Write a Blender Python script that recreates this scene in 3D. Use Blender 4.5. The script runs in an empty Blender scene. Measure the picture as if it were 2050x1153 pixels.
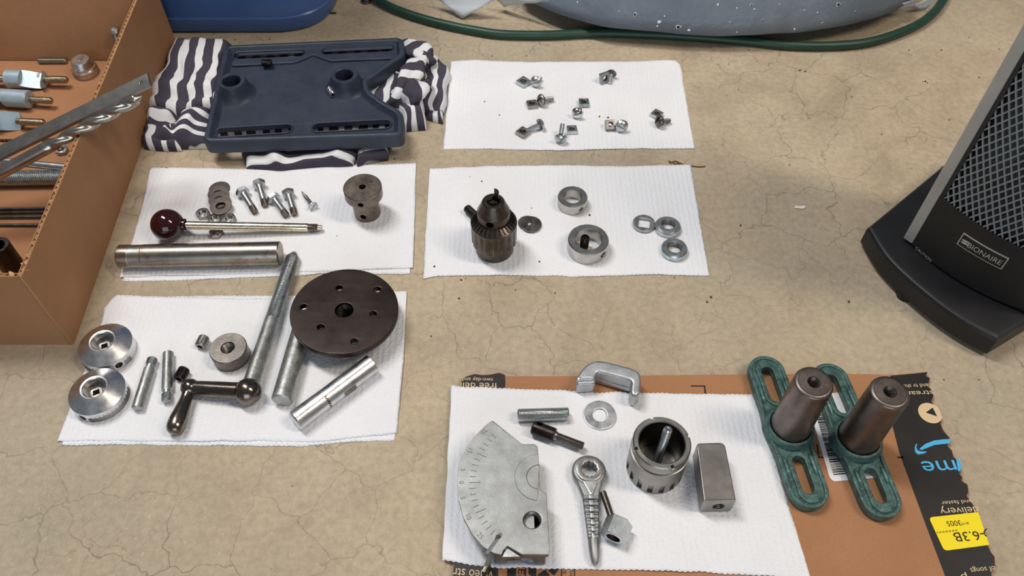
import bpy, bmesh, math, random
from mathutils import Vector, Matrix, noise
from math import sin, cos, pi, radians

# ---------------------------------------------------------------- camera
F, TH, H = 1650.0, radians(52.0), 0.62          # focal (px of a 2050x1153 frame), pitch below horizon, height (m)
scene = bpy.context.scene
cd = bpy.data.cameras.new('camera')
cd.sensor_width = 36.0
cd.lens = F / 2050.0 * 36.0
cd.clip_start = 0.01
cam = bpy.data.objects.new('camera', cd)
scene.collection.objects.link(cam)
cam.location = (0, 0, H)
cam.rotation_euler = (pi / 2 - TH, 0, 0)
scene.camera = cam

# ---------------------------------------------------------------- light
w = bpy.data.worlds.new('garage_ambient')
scene.world = w
w.use_nodes = True
w.node_tree.nodes['Background'].inputs[0].default_value = (0.82, 0.90, 1.0, 1)
w.node_tree.nodes['Background'].inputs[1].default_value = 0.16

def area(name, loc, target, sx, sy, power, col):
    l = bpy.data.lights.new(name, 'AREA')
    l.shape = 'RECTANGLE'; l.size = sx; l.size_y = sy; l.energy = power; l.color = col
    o = bpy.data.objects.new(name, l); scene.collection.objects.link(o)
    o.location = loc
    o.rotation_euler = (Vector(target) - Vector(loc)).to_track_quat('-Z', 'Y').to_euler()
    return o
area('shop_light', (-0.85, 1.05, 2.45), (-0.2, 0.6, 0), 0.35, 1.15, 43, (1.0, 0.965, 0.92))
area('shop_light.001', (1.55, 0.1, 2.45), (0.1, 0.6, 0), 0.35, 1.15, 30, (1.0, 0.86, 0.70))
# added area light behind the viewer: cool fill for surfaces facing it, source unseen
area('rear_daylight_fill', (0.0, -3.2, 1.2), (0.0, 0.6, 0.3), 2.6, 2.0, 40, (0.80, 0.90, 1.0))

vs = scene.view_settings
vs.view_transform = 'Standard'; vs.look = 'None'; vs.gamma = 1.0
vs.use_curve_mapping = False
vs.exposure = 0.03

# ---------------------------------------------------------------- helpers
C = scene.collection
TZ = 0.0016                                      # top of a paper towel on the floor

def G(u, v, z=0.0):
    """pixel of the photograph -> point at height z on the horizontal plane it touches"""
    dx = (u - 1025.0) / F; dy = (v - 576.5) / F
    c, s = cos(TH), sin(TH)
    d = Vector((dx, c - dy * s, -s - dy * c))
    t = (z - H) / d.z
    return Vector((0, 0, H)) + d * t

def S(v, z=0.0):
    """metres per pixel at picture row v, height z"""
    dy = (v - 576.5) / F
    return (H - z) / (sin(TH) + dy * cos(TH)) / F

def rise(base, v1):
    """height above z=0 of the point straight above base that shows at row v1"""
    k = (576.5 - v1) / F
    c, s = cos(TH), sin(TH)
    return base.y * (k * c - s) / (c + k * s) + H

def lin(r, g, b):
    f = lambda x: ((x / 255 + 0.055) / 1.055) ** 2.4 if x > 10 else x / 255 / 12.92
    return (f(r), f(g), f(b))

def frame(o, z=(0, 0, 1), x=None):
    z = Vector(z).normalized()
    x = Vector(x) if x is not None else (Vector((1, 0, 0)) if abs(z.x) < 0.9 else Vector((0, 1, 0)))
    x = (x - z * x.dot(z)).normalized()
    y = z.cross(x)
    m = Matrix((x, y, z)).transposed().to_4x4()
    m.translation = Vector(o)
    return m
T = Matrix.Translation
def R(a, ax='Z'):
    return Matrix.Rotation(a, 4, ax)

def circle(r, n=32, cx=0, cy=0, a0=0):
    return [(cx + r * cos(a0 + 2 * pi * i / n), cy + r * sin(a0 + 2 * pi * i / n)) for i in range(n)]

def stadium(a, b, r, n=8):
    a = Vector(a[:2]); b = Vector(b[:2]); d = (b - a).normalized(); t = math.atan2(d.y, d.x)
    return [tuple(b + r * Vector((cos(t - pi / 2 + pi * i / n), sin(t - pi / 2 + pi * i / n)))) for i in range(n + 1)] + \
           [tuple(a + r * Vector((cos(t + pi / 2 + pi * i / n), sin(t + pi / 2 + pi * i / n)))) for i in range(n + 1)]

def rounded(pts, r, n=5):
    out = []
    N = len(pts)
    for i in range(N):
        p = Vector(pts[i][:2]); a = Vector(pts[i - 1][:2]); b = Vector(pts[(i + 1) % N][:2])
        ri = r[i] if isinstance(r, (list, tuple)) else r
        da = (a - p); db = (b - p)
        k = min(ri, da.length * 0.45, db.length * 0.45)
        if k < 1e-6:
            out.append(tuple(p)); continue
        pa = p + da.normalized() * k; pb = p + db.normalized() * k
        for j in range(n + 1):
            t = j / n
            q = (1 - t) ** 2 * pa + 2 * t * (1 - t) * p + t * t * pb
            out.append(tuple(q))
    return out

def catmull(pts, n=8, closed=False):
    pts = [Vector(p) for p in pts]
    out = []
    N = len(pts)
    for i in range(N if closed else N - 1):
        if closed:
            p0, p1, p2, p3 = pts[i - 1], pts[i], pts[(i + 1) % N], pts[(i + 2) % N]
        else:
            p0, p1, p2, p3 = pts[max(i - 1, 0)], pts[i], pts[i + 1], pts[min(i + 2, N - 1)]
        for j in range(n):
            t = j / n
            out.append(0.5 * ((2 * p1) + (p2 - p0) * t + (2 * p0 - 5 * p1 + 4 * p2 - p3) * t * t + (3 * p1 - p0 - 3 * p2 + p3) * t ** 3))
    if not closed:
        out.append(pts[-1])
    return out

class Geo:
    def __init__(self):
        self.v = []; self.f = []
    def add(self, vs_, fs_, M=None):
        o = len(self.v)
        self.v += [tuple(M @ Vector(p)) if M is not None else tuple(p) for p in vs_]
        self.f += [tuple(i + o for i in f) for f in fs_]
        return self
    def lathe(self, prof, seg=32, M=None, wob=None):
        """profile of (r, z); r = 0 closes on the axis"""
        v = []; f = []; rows = []
        for r, z in prof:
            if r <= 1e-9:
                rows.append([len(v)]); v.append((0, 0, z))
            else:
                rows.append(list(range(len(v), len(v) + seg)))
                for i in range(seg):
                    a = 2 * pi * i / seg
                    v.append((r * cos(a), r * sin(a), z))
        for a, b in zip(rows[:-1], rows[1:]):
            for i in range(seg):
                j = (i + 1) % seg
                if len(a) == 1 and len(b) == 1: continue
                if len(a) == 1: f.append((a[0], b[j], b[i]))
                elif len(b) == 1: f.append((a[i], a[j], b[0]))
                else: f.append((a[i], a[j], b[j], b[i]))
        return self.add(v, f, M)
    def thread(self, r, z0, z1, pitch, depth, seg=16, M=None, chamfer=0.0, cap=True, k=4):
        """outer surface with a real helical thread"""
        n = max(2, int((z1 - z0) / pitch * k))
        v = []; f = []
        for j in range(n + 1):
            z = z0 + (z1 - z0) * j / n
            e = min(z - z0, z1 - z)
            lim = r - max(0.0, chamfer - e) if chamfer else r
            for i in range(seg):
                ph = (z / pitch - i / seg) % 1.0
                rr = r - depth * (1 - abs(2 * ph - 1)) 
                rr = min(rr, lim)
                a = 2 * pi * i / seg
                v.append((rr * cos(a), rr * sin(a), z))
        for j in range(n):
            for i in range(seg):
                i2 = (i + 1) % seg
                f.append((j * seg + i, j * seg + i2, (j + 1) * seg + i2, (j + 1) * seg + i))
        if cap:
            v += [(0, 0, z0), (0, 0, z1)]
            a, b = len(v) - 2, len(v) - 1
            for i in range(seg):
                i2 = (i + 1) % seg
                f.append((a, i2, i)); f.append((b, n * seg + i, n * seg + i2))
        return self.add(v, f, M)
    def plate(self, outer, holes=(), z0=0.0, z1=0.001, bevel=0.0, M=None, res=1):
        cu = bpy.data.curves.new('tmp', 'CURVE')
        cu.dimensions = '2D'; cu.fill_mode = 'BOTH'
        h = (z1 - z0) / 2
        b = min(bevel, h * 0.95)
        cu.extrude = h - b; cu.bevel_depth = b; cu.bevel_resolution = res; cu.offset = -b
        for ring in [outer] + list(holes):
            sp = cu.splines.new('POLY')
            sp.points.add(len(ring) - 1)
            for p, q in zip(sp.points, ring):
                p.co = (q[0], q[1], 0, 1)
            sp.use_cyclic_u = True
        ob = bpy.data.objects.new('tmp', cu)
        me = bpy.data.meshes.new_from_object(ob)
        bpy.data.objects.remove(ob); bpy.data.curves.remove(cu)
        bm = bmesh.new(); bm.from_mesh(me); bpy.data.meshes.remove(me)
        bmesh.ops.remove_doubles(bm, verts=bm.verts, dist=1e-6)
        bmesh.ops.recalc_face_normals(bm, faces=bm.faces)
        bm.verts.index_update()
        vs_ = [(p.co.x, p.co.y, p.co.z + z0 + h) for p in bm.verts]
        fs_ = [tuple(q.index for q in f.verts) for f in bm.faces]
        bm.free()
        return self.add(vs_, fs_, M)
    def box(self, sx, sy, sz, bevel=0.0, M=None, seg=2, base=True):
        bm = bmesh.new()
        bmesh.ops.create_cube(bm, size=1.0)
        for p in bm.verts:
            p.co = Vector((p.co.x * sx, p.co.y * sy, (p.co.z + (0.5 if base else 0)) * sz))
        if bevel > 0:
            bmesh.ops.bevel(bm, geom=bm.edges[:], offset=bevel, segments=seg, affect='EDGES', profile=0.6)
        bm.verts.index_update()
        vs_ = [p.co.copy() for p in bm.verts]; fs_ = [tuple(q.index for q in f.verts) for f in bm.faces]
        bm.free()
        return self.add(vs_, fs_, M)
    def tube(self, pts, rad, seg=12, cap=True, sq=None, up=None):
        """sweep; rad a number or list, sq = (sx, sy) ellipse factors"""
        pts = [Vector(p) for p in pts]; n = len(pts)
        v = []; f = []
        t0 = (pts[1] - pts[0]).normalized()
        nrm = Vector(up) if up else (Vector((0, 0, 1)) if abs(t0.z) < 0.9 else Vector((1, 0, 0)))
        for i, p in enumerate(pts):
            t = (pts[min(i + 1, n - 1)] - pts[max(i - 1, 0)]).normalized()
            nrm = (nrm - t * nrm.dot(t)).normalized()
            b = t.cross(nrm)
            r = rad[i] if isinstance(rad, (list, tuple)) else rad
            a_, b_ = (sq if sq else (1, 1))
            for k in range(seg):
                a = 2 * pi * k / seg
                v.append(p + nrm * (r * a_ * cos(a)) + b * (r * b_ * sin(a)))
        for i in range(n - 1):
            for k in range(seg):
                k2 = (k + 1) % seg
                f.append((i * seg + k, i * seg + k2, (i + 1) * seg + k2, (i + 1) * seg + k))
        if cap:
            f.append(tuple(range(seg - 1, -1, -1))); f.append(tuple((n - 1) * seg + k for k in range(seg)))
        return self.add(v, f)
    def prism(self, pts, z0, z1, M=None):
        n = len(pts)
        v = [(p[0], p[1], z0) for p in pts] + [(p[0], p[1], z1) for p in pts]
        f = [(i, (i + 1) % n, n + (i + 1) % n, n + i) for i in range(n)] + [tuple(range(n - 1, -1, -1)), tuple(range(n, 2 * n))]
        return self.add(v, f, M)
    def mesh(self, name='mesh', sharp=32, fix=True):
        me = bpy.data.meshes.new(name)
        me.from_pydata(self.v, [], self.f)
        if fix:
            bm = bmesh.new(); bm.from_mesh(me)
            bmesh.ops.recalc_face_normals(bm, faces=bm.faces)
            bm.to_mesh(me); bm.free()
        me.shade_smooth()
        me.set_sharp_from_angle(angle=radians(sharp))
        return me
    def obj(self, name, mat, parent=None, M=None, sharp=32, fix=True):
        o = bpy.data.objects.new(name, self.mesh(name, sharp, fix))
        C.objects.link(o)
        if mat: o.data.materials.append(MAT[mat] if isinstance(mat, str) else mat)
        if parent: o.parent = parent
        if M is not None: o.matrix_basis = M
        if fix: flatn(o)
        return o

def flatn(o):
    md = o.modifiers.new('normals', 'WEIGHTED_NORMAL'); md.keep_sharp = True; md.mode = 'FACE_AREA'; md.weight = 80

def cut(o, *geos):
    """subtract closed solids (in o's own space) from o for good"""
    o.modifiers.clear()
    for g in geos:
        me = g.mesh('cutter')
        c = bpy.data.objects.new('cutter', me); C.objects.link(c)
        c.matrix_basis = o.matrix_basis
        par = o.parent; o.parent = None
        md = o.modifiers.new('cut', 'BOOLEAN'); md.operation = 'DIFFERENCE'; md.object = c; md.solver = 'EXACT'
        bpy.context.view_layer.update()
        dg = bpy.context.evaluated_depsgraph_get()
        nm = bpy.data.meshes.new_from_object(o.evaluated_get(dg))
        o.modifiers.clear()
        old = o.data; o.data = nm
        nm.set_sharp_from_angle(angle=radians(32))
        bpy.data.objects.remove(c)
        o.parent = par
    flatn(o)
    return o

def tag(o, label, cat, group=None, kind=None):
    o['label'] = label; o['category'] = cat
    if group: o['group'] = group
    if kind: o['kind'] = kind
    return o
def thing(name, label, cat, M=None, group=None):
    o = bpy.data.objects.new(name, None); C.objects.link(o)
    o.empty_display_size = 0.01
    if M is not None: o.matrix_basis = M
    return tag(o, label, cat, group)
def dup(root, M, label, group=None):
    r = root.copy(); C.objects.link(r); r.matrix_basis = M; r['label'] = label
    if group: r['group'] = group
    for ch in list(root.children):
        c = ch.copy(); C.objects.link(c); c.parent = r
        for g in ch.children:
            d = g.copy(); C.objects.link(d); d.parent = c
    return r

def text_geo(s, ang=0.0):
    cu = bpy.data.curves.new('tmp', 'FONT'); cu.body = s; cu.size = 1.0; cu.resolution_u = 3
    ob = bpy.data.objects.new('tmp', cu)
    C.objects.link(ob); bpy.context.view_layer.update()
    me = bpy.data.meshes.new_from_object(ob.evaluated_get(bpy.context.evaluated_depsgraph_get()))
    vs_ = [p.co.copy() for p in me.vertices]; fs_ = [tuple(p.vertices) for p in me.polygons]
    bpy.data.objects.remove(ob); bpy.data.curves.remove(cu); bpy.data.meshes.remove(me)
    x0 = min(p.x for p in vs_); x1 = max(p.x for p in vs_)
    vs_ = [Vector(((p.x - x0) / (x1 - x0), p.y, 0)) for p in vs_]
    return vs_, fs_, (x1 - x0)

# ---------------------------------------------------------------- materials
MAT = {}
class N:
    def __init__(self, name):
        m = bpy.data.materials.new(name); m.use_nodes = True
        self.m = m; self.t = m.node_tree; self.n = self.t.nodes; self.l = self.t.links
        self.b = self.n['Principled BSDF']; MAT[name] = m
        self.co = self.n.new('ShaderNodeTexCoord').outputs['Object']
    def node(self, typ, **k):
        x = self.n.new('ShaderNode' + typ)
        for a, b in k.items(): setattr(x, a, b)
        return x
    def link(self, a, b): self.l.new(a, b)
    def noise(self, scale, detail=4, rough=0.55, vec=None, dist=0.0):
        x = self.node('TexNoise'); x.inputs['Scale'].default_value = scale; x.inputs['Detail'].default_value = detail
        x.inputs['Roughness'].default_value = rough; x.inputs['Distortion'].default_value = dist
        self.link(vec if vec is not None else self.co, x.inputs['Vector']); return x.outputs['Fac']
    def ramp(self, fac, stops):
        x = self.node('ValToRGB'); e = x.color_ramp.elements
        while len(e) < len(stops): e.new(0.5)
        for el, (p, c) in zip(e, stops):
            el.position = p; el.color = (c[0], c[1], c[2], 1) if not isinstance(c, (int, float)) else (c, c, c, 1)
        self.link(fac, x.inputs[0]); return x.outputs[0]
    def mix(self, fac, a, b, mode='MIX'):
        x = self.node('Mix', data_type='RGBA', blend_type=mode)
        for s_, v in ((0, fac), (6, a), (7, b)):
            if hasattr(v, 'links'): self.link(v, x.inputs[s_])
            else: x.inputs[s_].default_value = v if s_ == 0 else (v[0], v[1], v[2], 1)
        return x.outputs[2]
    def math(self, op, a, b=0.0, c=None):
        x = self.node('Math', operation=op)
        for i, v in enumerate((a, b) if c is None else (a, b, c)):
            if hasattr(v, 'links'): self.link(v, x.inputs[i])
            else: x.inputs[i].default_value = v
        return x.outputs[0]
    def bump(self, h, strength, dist=0.001):
        x = self.node('Bump'); x.inputs['Strength'].default_value = strength; x.inputs['Distance'].default_value = dist
        self.link(h, x.inputs['Height']); self.link(x.outputs[0], self.b.inputs['Normal']); return x
    def set(self, **k):
        for a, v in k.items():
            i = self.b.inputs[a.replace('_', ' ')]
            if hasattr(v, 'links'): self.link(v, i)
            elif isinstance(v, tuple): i.default_value = (v[0], v[1], v[2], 1)
            else: i.default_value = v
        return self

def metal(name, c1, c2, rough=0.35, scale=120, bump=0.15, var=0.15, bscale=900, metallic=1.0, spots=None):
    n = N(name)
    f = n.noise(scale, 5, 0.6)
    col = n.ramp(f, [(0.3, c1), (0.7, c2)])
    if spots:
        s = n.noise(scale * 2.3, 3, 0.7)
        col = n.mix(n.ramp(s, [(0.58, 0.0), (0.70, 1.0)]), col, spots)
    r = n.ramp(n.noise(scale * 0.7, 4), [(0.3, max(0.03, rough - var)), (0.75, min(1, rough + var))])
    n.set(Base_Color=col, Metallic=metallic, Roughness=r)
    if bump: n.bump(n.noise(bscale, 3), bump, 0.0005)
    return n
metal('zinc', lin(182, 187, 188), lin(208, 212, 212), 0.34, 150, 0.10, 0.05)
metal('zinc_dull', lin(140, 145, 146), lin(176, 180, 180), 0.42, 260, 0.25, 0.1)
metal('galvanized', lin(150, 152, 150), lin(186, 188, 186), 0.46, 180, 0.3, 0.1, spots=lin(120, 119, 112))
metal('drill_steel', lin(168, 162, 152), lin(196, 189, 178), 0.28, 60, 0.04, 0.05)
metal('chrome', lin(205, 206, 206), lin(225, 226, 226), 0.14, 90, 0.05, 0.06)
metal('aluminium', lin(200, 201, 202), lin(222, 222, 223), 0.33, 160, 0.08, 0.08)
metal('cast_aluminium', lin(138, 140, 140), lin(164, 166, 166), 0.52, 70, 0.3, 0.05, 1400)
metal('stud_brown', lin(150, 138, 118), lin(178, 164, 142), 0.34, 120, 0.1, 0.08)
metal('steel', lin(142, 139, 134), lin(166, 162, 156), 0.38, 90, 0.12, 0.04)
metal('steel_dark', lin(96, 92, 88), lin(128, 122, 116), 0.38, 110, 0.2, 0.1)
metal('steel_brown', lin(104, 96, 88), lin(140, 128, 116), 0.4, 80, 0.2, 0.12, spots=lin(96, 80, 62))
metal('faceplate', lin(54, 47, 45), lin(68, 59, 56), 0.42, 40, 0.15, 0.08)
metal('post_steel', lin(108, 99, 96), lin(136, 126, 121), 0.42, 60, 0.2, 0.1)
metal('black_oxide', lin(52, 46, 44), lin(76, 68, 64), 0.38, 150, 0.15, 0.1)
metal('gunmetal', lin(100, 92, 86), lin(132, 122, 113), 0.22, 90, 0.08, 0.08)
metal('chuck_steel', lin(78, 71, 65), lin(104, 96, 88), 0.33, 90, 0.08, 0.06)
metal('bright_steel', lin(176, 173, 168), lin(202, 199, 194), 0.3, 110, 0.12, 0.06)
metal('cast_zinc', lin(172, 175, 177), lin(194, 197, 199), 0.46, 80, 0.2, 0.05)
metal('nickel', lin(204, 188, 160), lin(226, 214, 192), 0.26, 160, 0.12, 0.1, spots=lin(170, 146, 112))
metal('washer_steel', lin(88, 82, 77), lin(108, 101, 95), 0.6, 160, 0.2, 0.08)
metal('shaft_steel', lin(136, 130, 124), lin(170, 160, 148), 0.34, 45, 0.12, 0.1, spots=lin(132, 112, 84))
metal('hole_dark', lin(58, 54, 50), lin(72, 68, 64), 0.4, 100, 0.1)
metal('blue_paint', lin(160, 178, 190), lin(178, 196, 206), 0.38, 60, 0.2, 0.06, metallic=0.35)
n = N('plate_paint'); f = n.noise(28, 5, 0.6)
col = n.ramp(f, [(0.35, lin(38, 46, 61)), (0.7, lin(48, 57, 73))])
col = n.mix(n.ramp(n.noise(16, 5, 0.7), [(0.66, 0.0), (0.8, 0.45)]), col, lin(96, 92, 90))
n.set(Base_Color=col, Roughness=n.ramp(n.noise(60), [(0.3, 0.4), (0.7, 0.55)]), Specular_IOR_Level=0.45)
n.bump(n.noise(520, 4), 0.25, 0.0008)
n = N('green_paint'); f = n.noise(140, 5, 0.65)
n.set(Base_Color=n.ramp(f, [(0.35, lin(40, 68, 66)), (0.72, lin(82, 120, 114))]), Roughness=n.ramp(n.noise(110), [(0.3, 0.28), (0.7, 0.5)]), Specular_IOR_Level=0.6, Metallic=0.15)
n.bump(n.noise(330, 4, 0.6), 0.55, 0.0012)
n = N('maroon_plastic'); n.set(Base_Color=lin(44, 10, 14), Roughness=0.09, Specular_IOR_Level=0.6)
n = N('black_plastic'); n.set(Base_Color=n.ramp(n.noise(30), [(0.3, lin(25, 25, 28)), (0.7, lin(31, 31, 34))]), Roughness=0.42, Specular_IOR_Level=0.4)
n.bump(n.noise(1500, 2), 0.15, 0.0003)
n = N('satin_black'); n.set(Base_Color=lin(30, 30, 31), Roughness=0.5, Specular_IOR_Level=0.35)
n = N('silver_plastic'); n.set(Base_Color=n.ramp(n.noise(40), [(0.3, lin(160, 160, 157)), (0.7, lin(170, 170, 166))]), Roughness=0.45, Metallic=0.3)
n = N('grille_metal'); n.set(Base_Color=lin(132, 138, 142), Roughness=0.5, Metallic=0.3)
n = N('grille_back'); n.set(Base_Color=n.ramp(n.noise(9, 4), [(0.42, lin(26, 28, 31)), (0.62, lin(76, 86, 94))]), Roughness=0.6)
n = N('badge_silver'); n.set(Base_Color=lin(200, 200, 200), Metallic=0.6, Roughness=0.35)
n = N('grey_print'); n.set(Base_Color=lin(165, 165, 165), Roughness=0.6)

# paper towel: embossed ribs and dimples
n = N('paper_towel')
wv = n.node('TexWave', wave_type='BANDS', bands_direction='X'); wv.inputs['Scale'].default_value = 62; wv.inputs['Distortion'].default_value = 1.6
wv.inputs['Detail'].default_value = 2; wv.inputs['Detail Scale'].default_value = 3.0
n.link(n.co, wv.inputs['Vector'])
vo = n.node('TexVoronoi'); vo.inputs['Scale'].default_value = 420; n.link(n.co, vo.inputs['Vector'])
hgt = n.math('ADD', n.math('MULTIPLY', wv.outputs['Fac'], 0.6), n.math('MULTIPLY', vo.outputs['Distance'], 0.9))
hgt = n.math('ADD', hgt, n.math('MULTIPLY', n.noise(55, 3), 1.2))
n.bump(hgt, 0.45, 0.0012)
n.set(Base_Color=n.ramp(n.noise(12, 3), [(0.3, lin(229, 230, 235)), (0.7, lin(236, 237, 241))]), Roughness=0.95, Specular_IOR_Level=0.1)
n.set(Subsurface_Weight=0.0)

# concrete floor
n = N('concrete')
big = n.noise(2.2, 6, 0.6); mid = n.noise(11, 7, 0.65, dist=0.6); fine = n.noise(160, 6, 0.7)
col = n.ramp(mid, [(0.28, lin(163, 147, 124)), (0.5, lin(188, 171, 146)), (0.72, lin(202, 186, 161))])
col = n.mix(n.ramp(big, [(0.42, 0.0), (0.62, 0.7)]), col, lin(166, 157, 138))
col = n.mix(n.ramp(n.noise(5.5, 5, 0.6, dist=1.0), [(0.55, 0.0), (0.78, 0.6)]), col, lin(190, 165, 136))
col = n.mix(n.ramp(fine, [(0.35, 0.35), (0.6, 0.0)]), col, lin(128, 116, 98))
# map cracks: thin wandering lines between cells, present in patches
wob = n.node('Mapping'); n.link(n.co, wob.inputs['Vector'])
wn = n.node('TexNoise'); wn.inputs['Scale'].default_value = 26; wn.inputs['Detail'].default_value = 5; n.link(n.co, wn.inputs['Vector'])
wa = n.node('Vector' + 'Math', operation='MULTIPLY_ADD'); wa.inputs[1].default_value = (0.055, 0.055, 0.0)
n.link(wn.outputs['Color'], wa.inputs[0]); n.link(n.co, wa.inputs[2])
cr = n.node('TexVoronoi', feature='DISTANCE_TO_EDGE', voronoi_dimensions='2D'); cr.inputs['Scale'].default_value = 17
n.link(wa.outputs[0], cr.inputs['Vector'])
crk = n.ramp(cr.outputs['Distance'], [(0.0, 1.0), (0.012, 0.0)])
cr2 = n.node('TexVoronoi', feature='DISTANCE_TO_EDGE', voronoi_dimensions='2D'); cr2.inputs['Scale'].default_value = 41
n.link(wa.outputs[0], cr2.inputs['Vector'])
crk = n.math('MAXIMUM', crk, n.math('MULTIPLY', n.ramp(cr2.outputs['Distance'], [(0.0, 0.6), (0.018, 0.0)]), n.ramp(n.noise(7.0, 3, 0.6), [(0.52, 0.0), (0.64, 1.0)])))
crk = n.math('MULTIPLY', crk, n.ramp(n.noise(4.0, 4, 0.7), [(0.40, 0.05), (0.60, 0.68)]))
col = n.mix(crk, col, lin(96, 86, 72))
sp = n.node('TexVoronoi'); sp.inputs['Scale'].default_value = 95; n.link(n.co, sp.inputs['Vector'])
spk = n.math('MULTIPLY', n.ramp(sp.outputs['Distance'], [(0.06, 1.0), (0.11, 0.0)]), n.ramp(n.noise(35, 2), [(0.55, 0.0), (0.66, 0.7)]))
col = n.mix(spk, col, lin(104, 92, 76))
col = n.mix(n.ramp(n.noise(240, 4, 0.7), [(0.60, 0.0), (0.72, 0.55)]), col, lin(214, 200, 176))
n.set(Base_Color=col, Roughness=n.ramp(mid, [(0.3, 0.62), (0.7, 0.8)]), Specular_IOR_Level=0.35)
bh = n.math('ADD', n.math('MULTIPLY', fine, 0.5), n.math('MULTIPLY', crk, -1.5))
bh = n.math('ADD', bh, n.math('MULTIPLY', mid, 1.0))
n.bump(bh, 0.35, 0.0015)

def cardboard(name, c1, c2):
    n = N(name)
    mp = n.node('Mapping'); mp.inputs['Scale'].default_value = (8, 8, 60); n.link(n.co, mp.inputs['Vector'])
    f = n.noise(14, 5, 0.6); g = n.noise(9, 4, 0.6, vec=mp.outputs[0])
    col = n.ramp(f, [(0.3, c1), (0.7, c2)])
    col = n.mix(n.ramp(n.noise(900, 2), [(0.4, 0.12), (0.6, 0.0)]), col, lin(110, 78, 52))
    n.set(Base_Color=col, Roughness=0.82, Specular_IOR_Level=0.2)
    n.bump(n.math('ADD', n.noise(400, 3), n.math('MULTIPLY', g, 1.0)), 0.2, 0.0006)
cardboard('cardboard', lin(158, 116, 83), lin(172, 129, 94))
cardboard('cardboard_flat', lin(163, 117, 84), lin(175, 127, 92))
cardboard('cardboard_torn', lin(190, 150, 106), lin(206, 168, 124))
n = N('black_print'); n.set(Base_Color=n.ramp(n.noise(40, 5), [(0.4, lin(29, 27, 28)), (0.75, lin(39, 36, 36))]), Roughness=0.5, Specular_IOR_Level=0.4)
n = N('tan_print'); n.set(Base_Color=lin(214, 188, 150), Roughness=0.8)
n = N('blue_print'); n.set(Base_Color=lin(70, 176, 226), Roughness=0.6)
n = N('yellow_label'); n.set(Base_Color=lin(244, 220, 10), Roughness=0.5)
n = N('white_label'); n.set(Base_Color=lin(235, 235, 238), Roughness=0.5)
n = N('engraving'); n.set(Base_Color=lin(112, 114, 114), Roughness=0.6, Metallic=0.6)

# striped cotton: stripe number comes from the garment's own weave coordinates (UV)
n = N('striped_cotton')
uv = n.node('UVMap'); uv.uv_map = 'weave'
sx = n.node('SeparateXYZ'); n.link(uv.outputs[0], sx.inputs[0])
fr = n.math('FRACT', sx.outputs[0])
st = n.ramp(fr, [(0.0, 0.0), (0.56, 0.0), (0.585, 1.0), (0.975, 1.0)])
cl = n.mix(n.noise(35, 4), lin(66, 62, 74), lin(80, 76, 88))
wh = n.mix(n.noise(25, 4), lin(216, 218, 222), lin(232, 233, 234))
n.set(Base_Color=n.mix(st, cl, wh), Roughness=0.95, Specular_IOR_Level=0.1)
n.bump(n.math('ADD', n.noise(1200, 2), n.math('MULTIPLY', n.noise(140, 4), 2.5)), 0.3, 0.0008)

n = N('tote_plastic')
n.set(Base_Color=n.ramp(n.noise(7, 3), [(0.35, lin(58, 88, 142)), (0.7, lin(74, 106, 160))]), Roughness=0.28, Specular_IOR_Level=0.5, Transmission_Weight=0.12)
n = N('grey_film'); n.set(Base_Color=n.ramp(n.noise(9, 6, 0.65), [(0.3, lin(94, 104, 117)), (0.6, lin(110, 120, 132)), (0.75, lin(128, 135, 145))]), Roughness=0.42, Specular_IOR_Level=0.45)
n.bump(n.math('ADD', n.noise(22, 5, 0.6), n.math('MULTIPLY', n.noise(180, 3), 0.15)), 0.5, 0.006)
n = N('clear_film'); n.set(Base_Color=lin(214, 219, 224), Roughness=0.25, Specular_IOR_Level=0.6, Transmission_Weight=0.10, Alpha=0.95)
n = N('white_film'); n.set(Base_Color=lin(226, 228, 230), Roughness=0.4)
n = N('hose_green'); n.set(Base_Color=n.ramp(n.noise(40, 3), [(0.3, lin(22, 56, 42)), (0.7, lin(30, 68, 52))]), Roughness=0.42)
n = N('dark_hole'); n.set(Base_Color=lin(14, 14, 15), Roughness=0.9)
n = N('dry_needle'); n.set(Base_Color=lin(120, 82, 52), Roughness=0.8)
n = N('debris'); n.set(Base_Color=lin(58, 46, 36), Roughness=0.9)
n = N('plaster_white'); n.set(Base_Color=lin(225, 222, 214), Roughness=0.9)
# ---------------------------------------------------------------- floor
fl = Geo()
fl.add([(-3, -1.5, 0), (3, -1.5, 0), (3, 4, 0), (-3, 4, 0)], [(0, 1, 2, 3)])
floor = fl.obj('floor', 'concrete', fix=False); floor['kind'] = 'structure'

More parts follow.
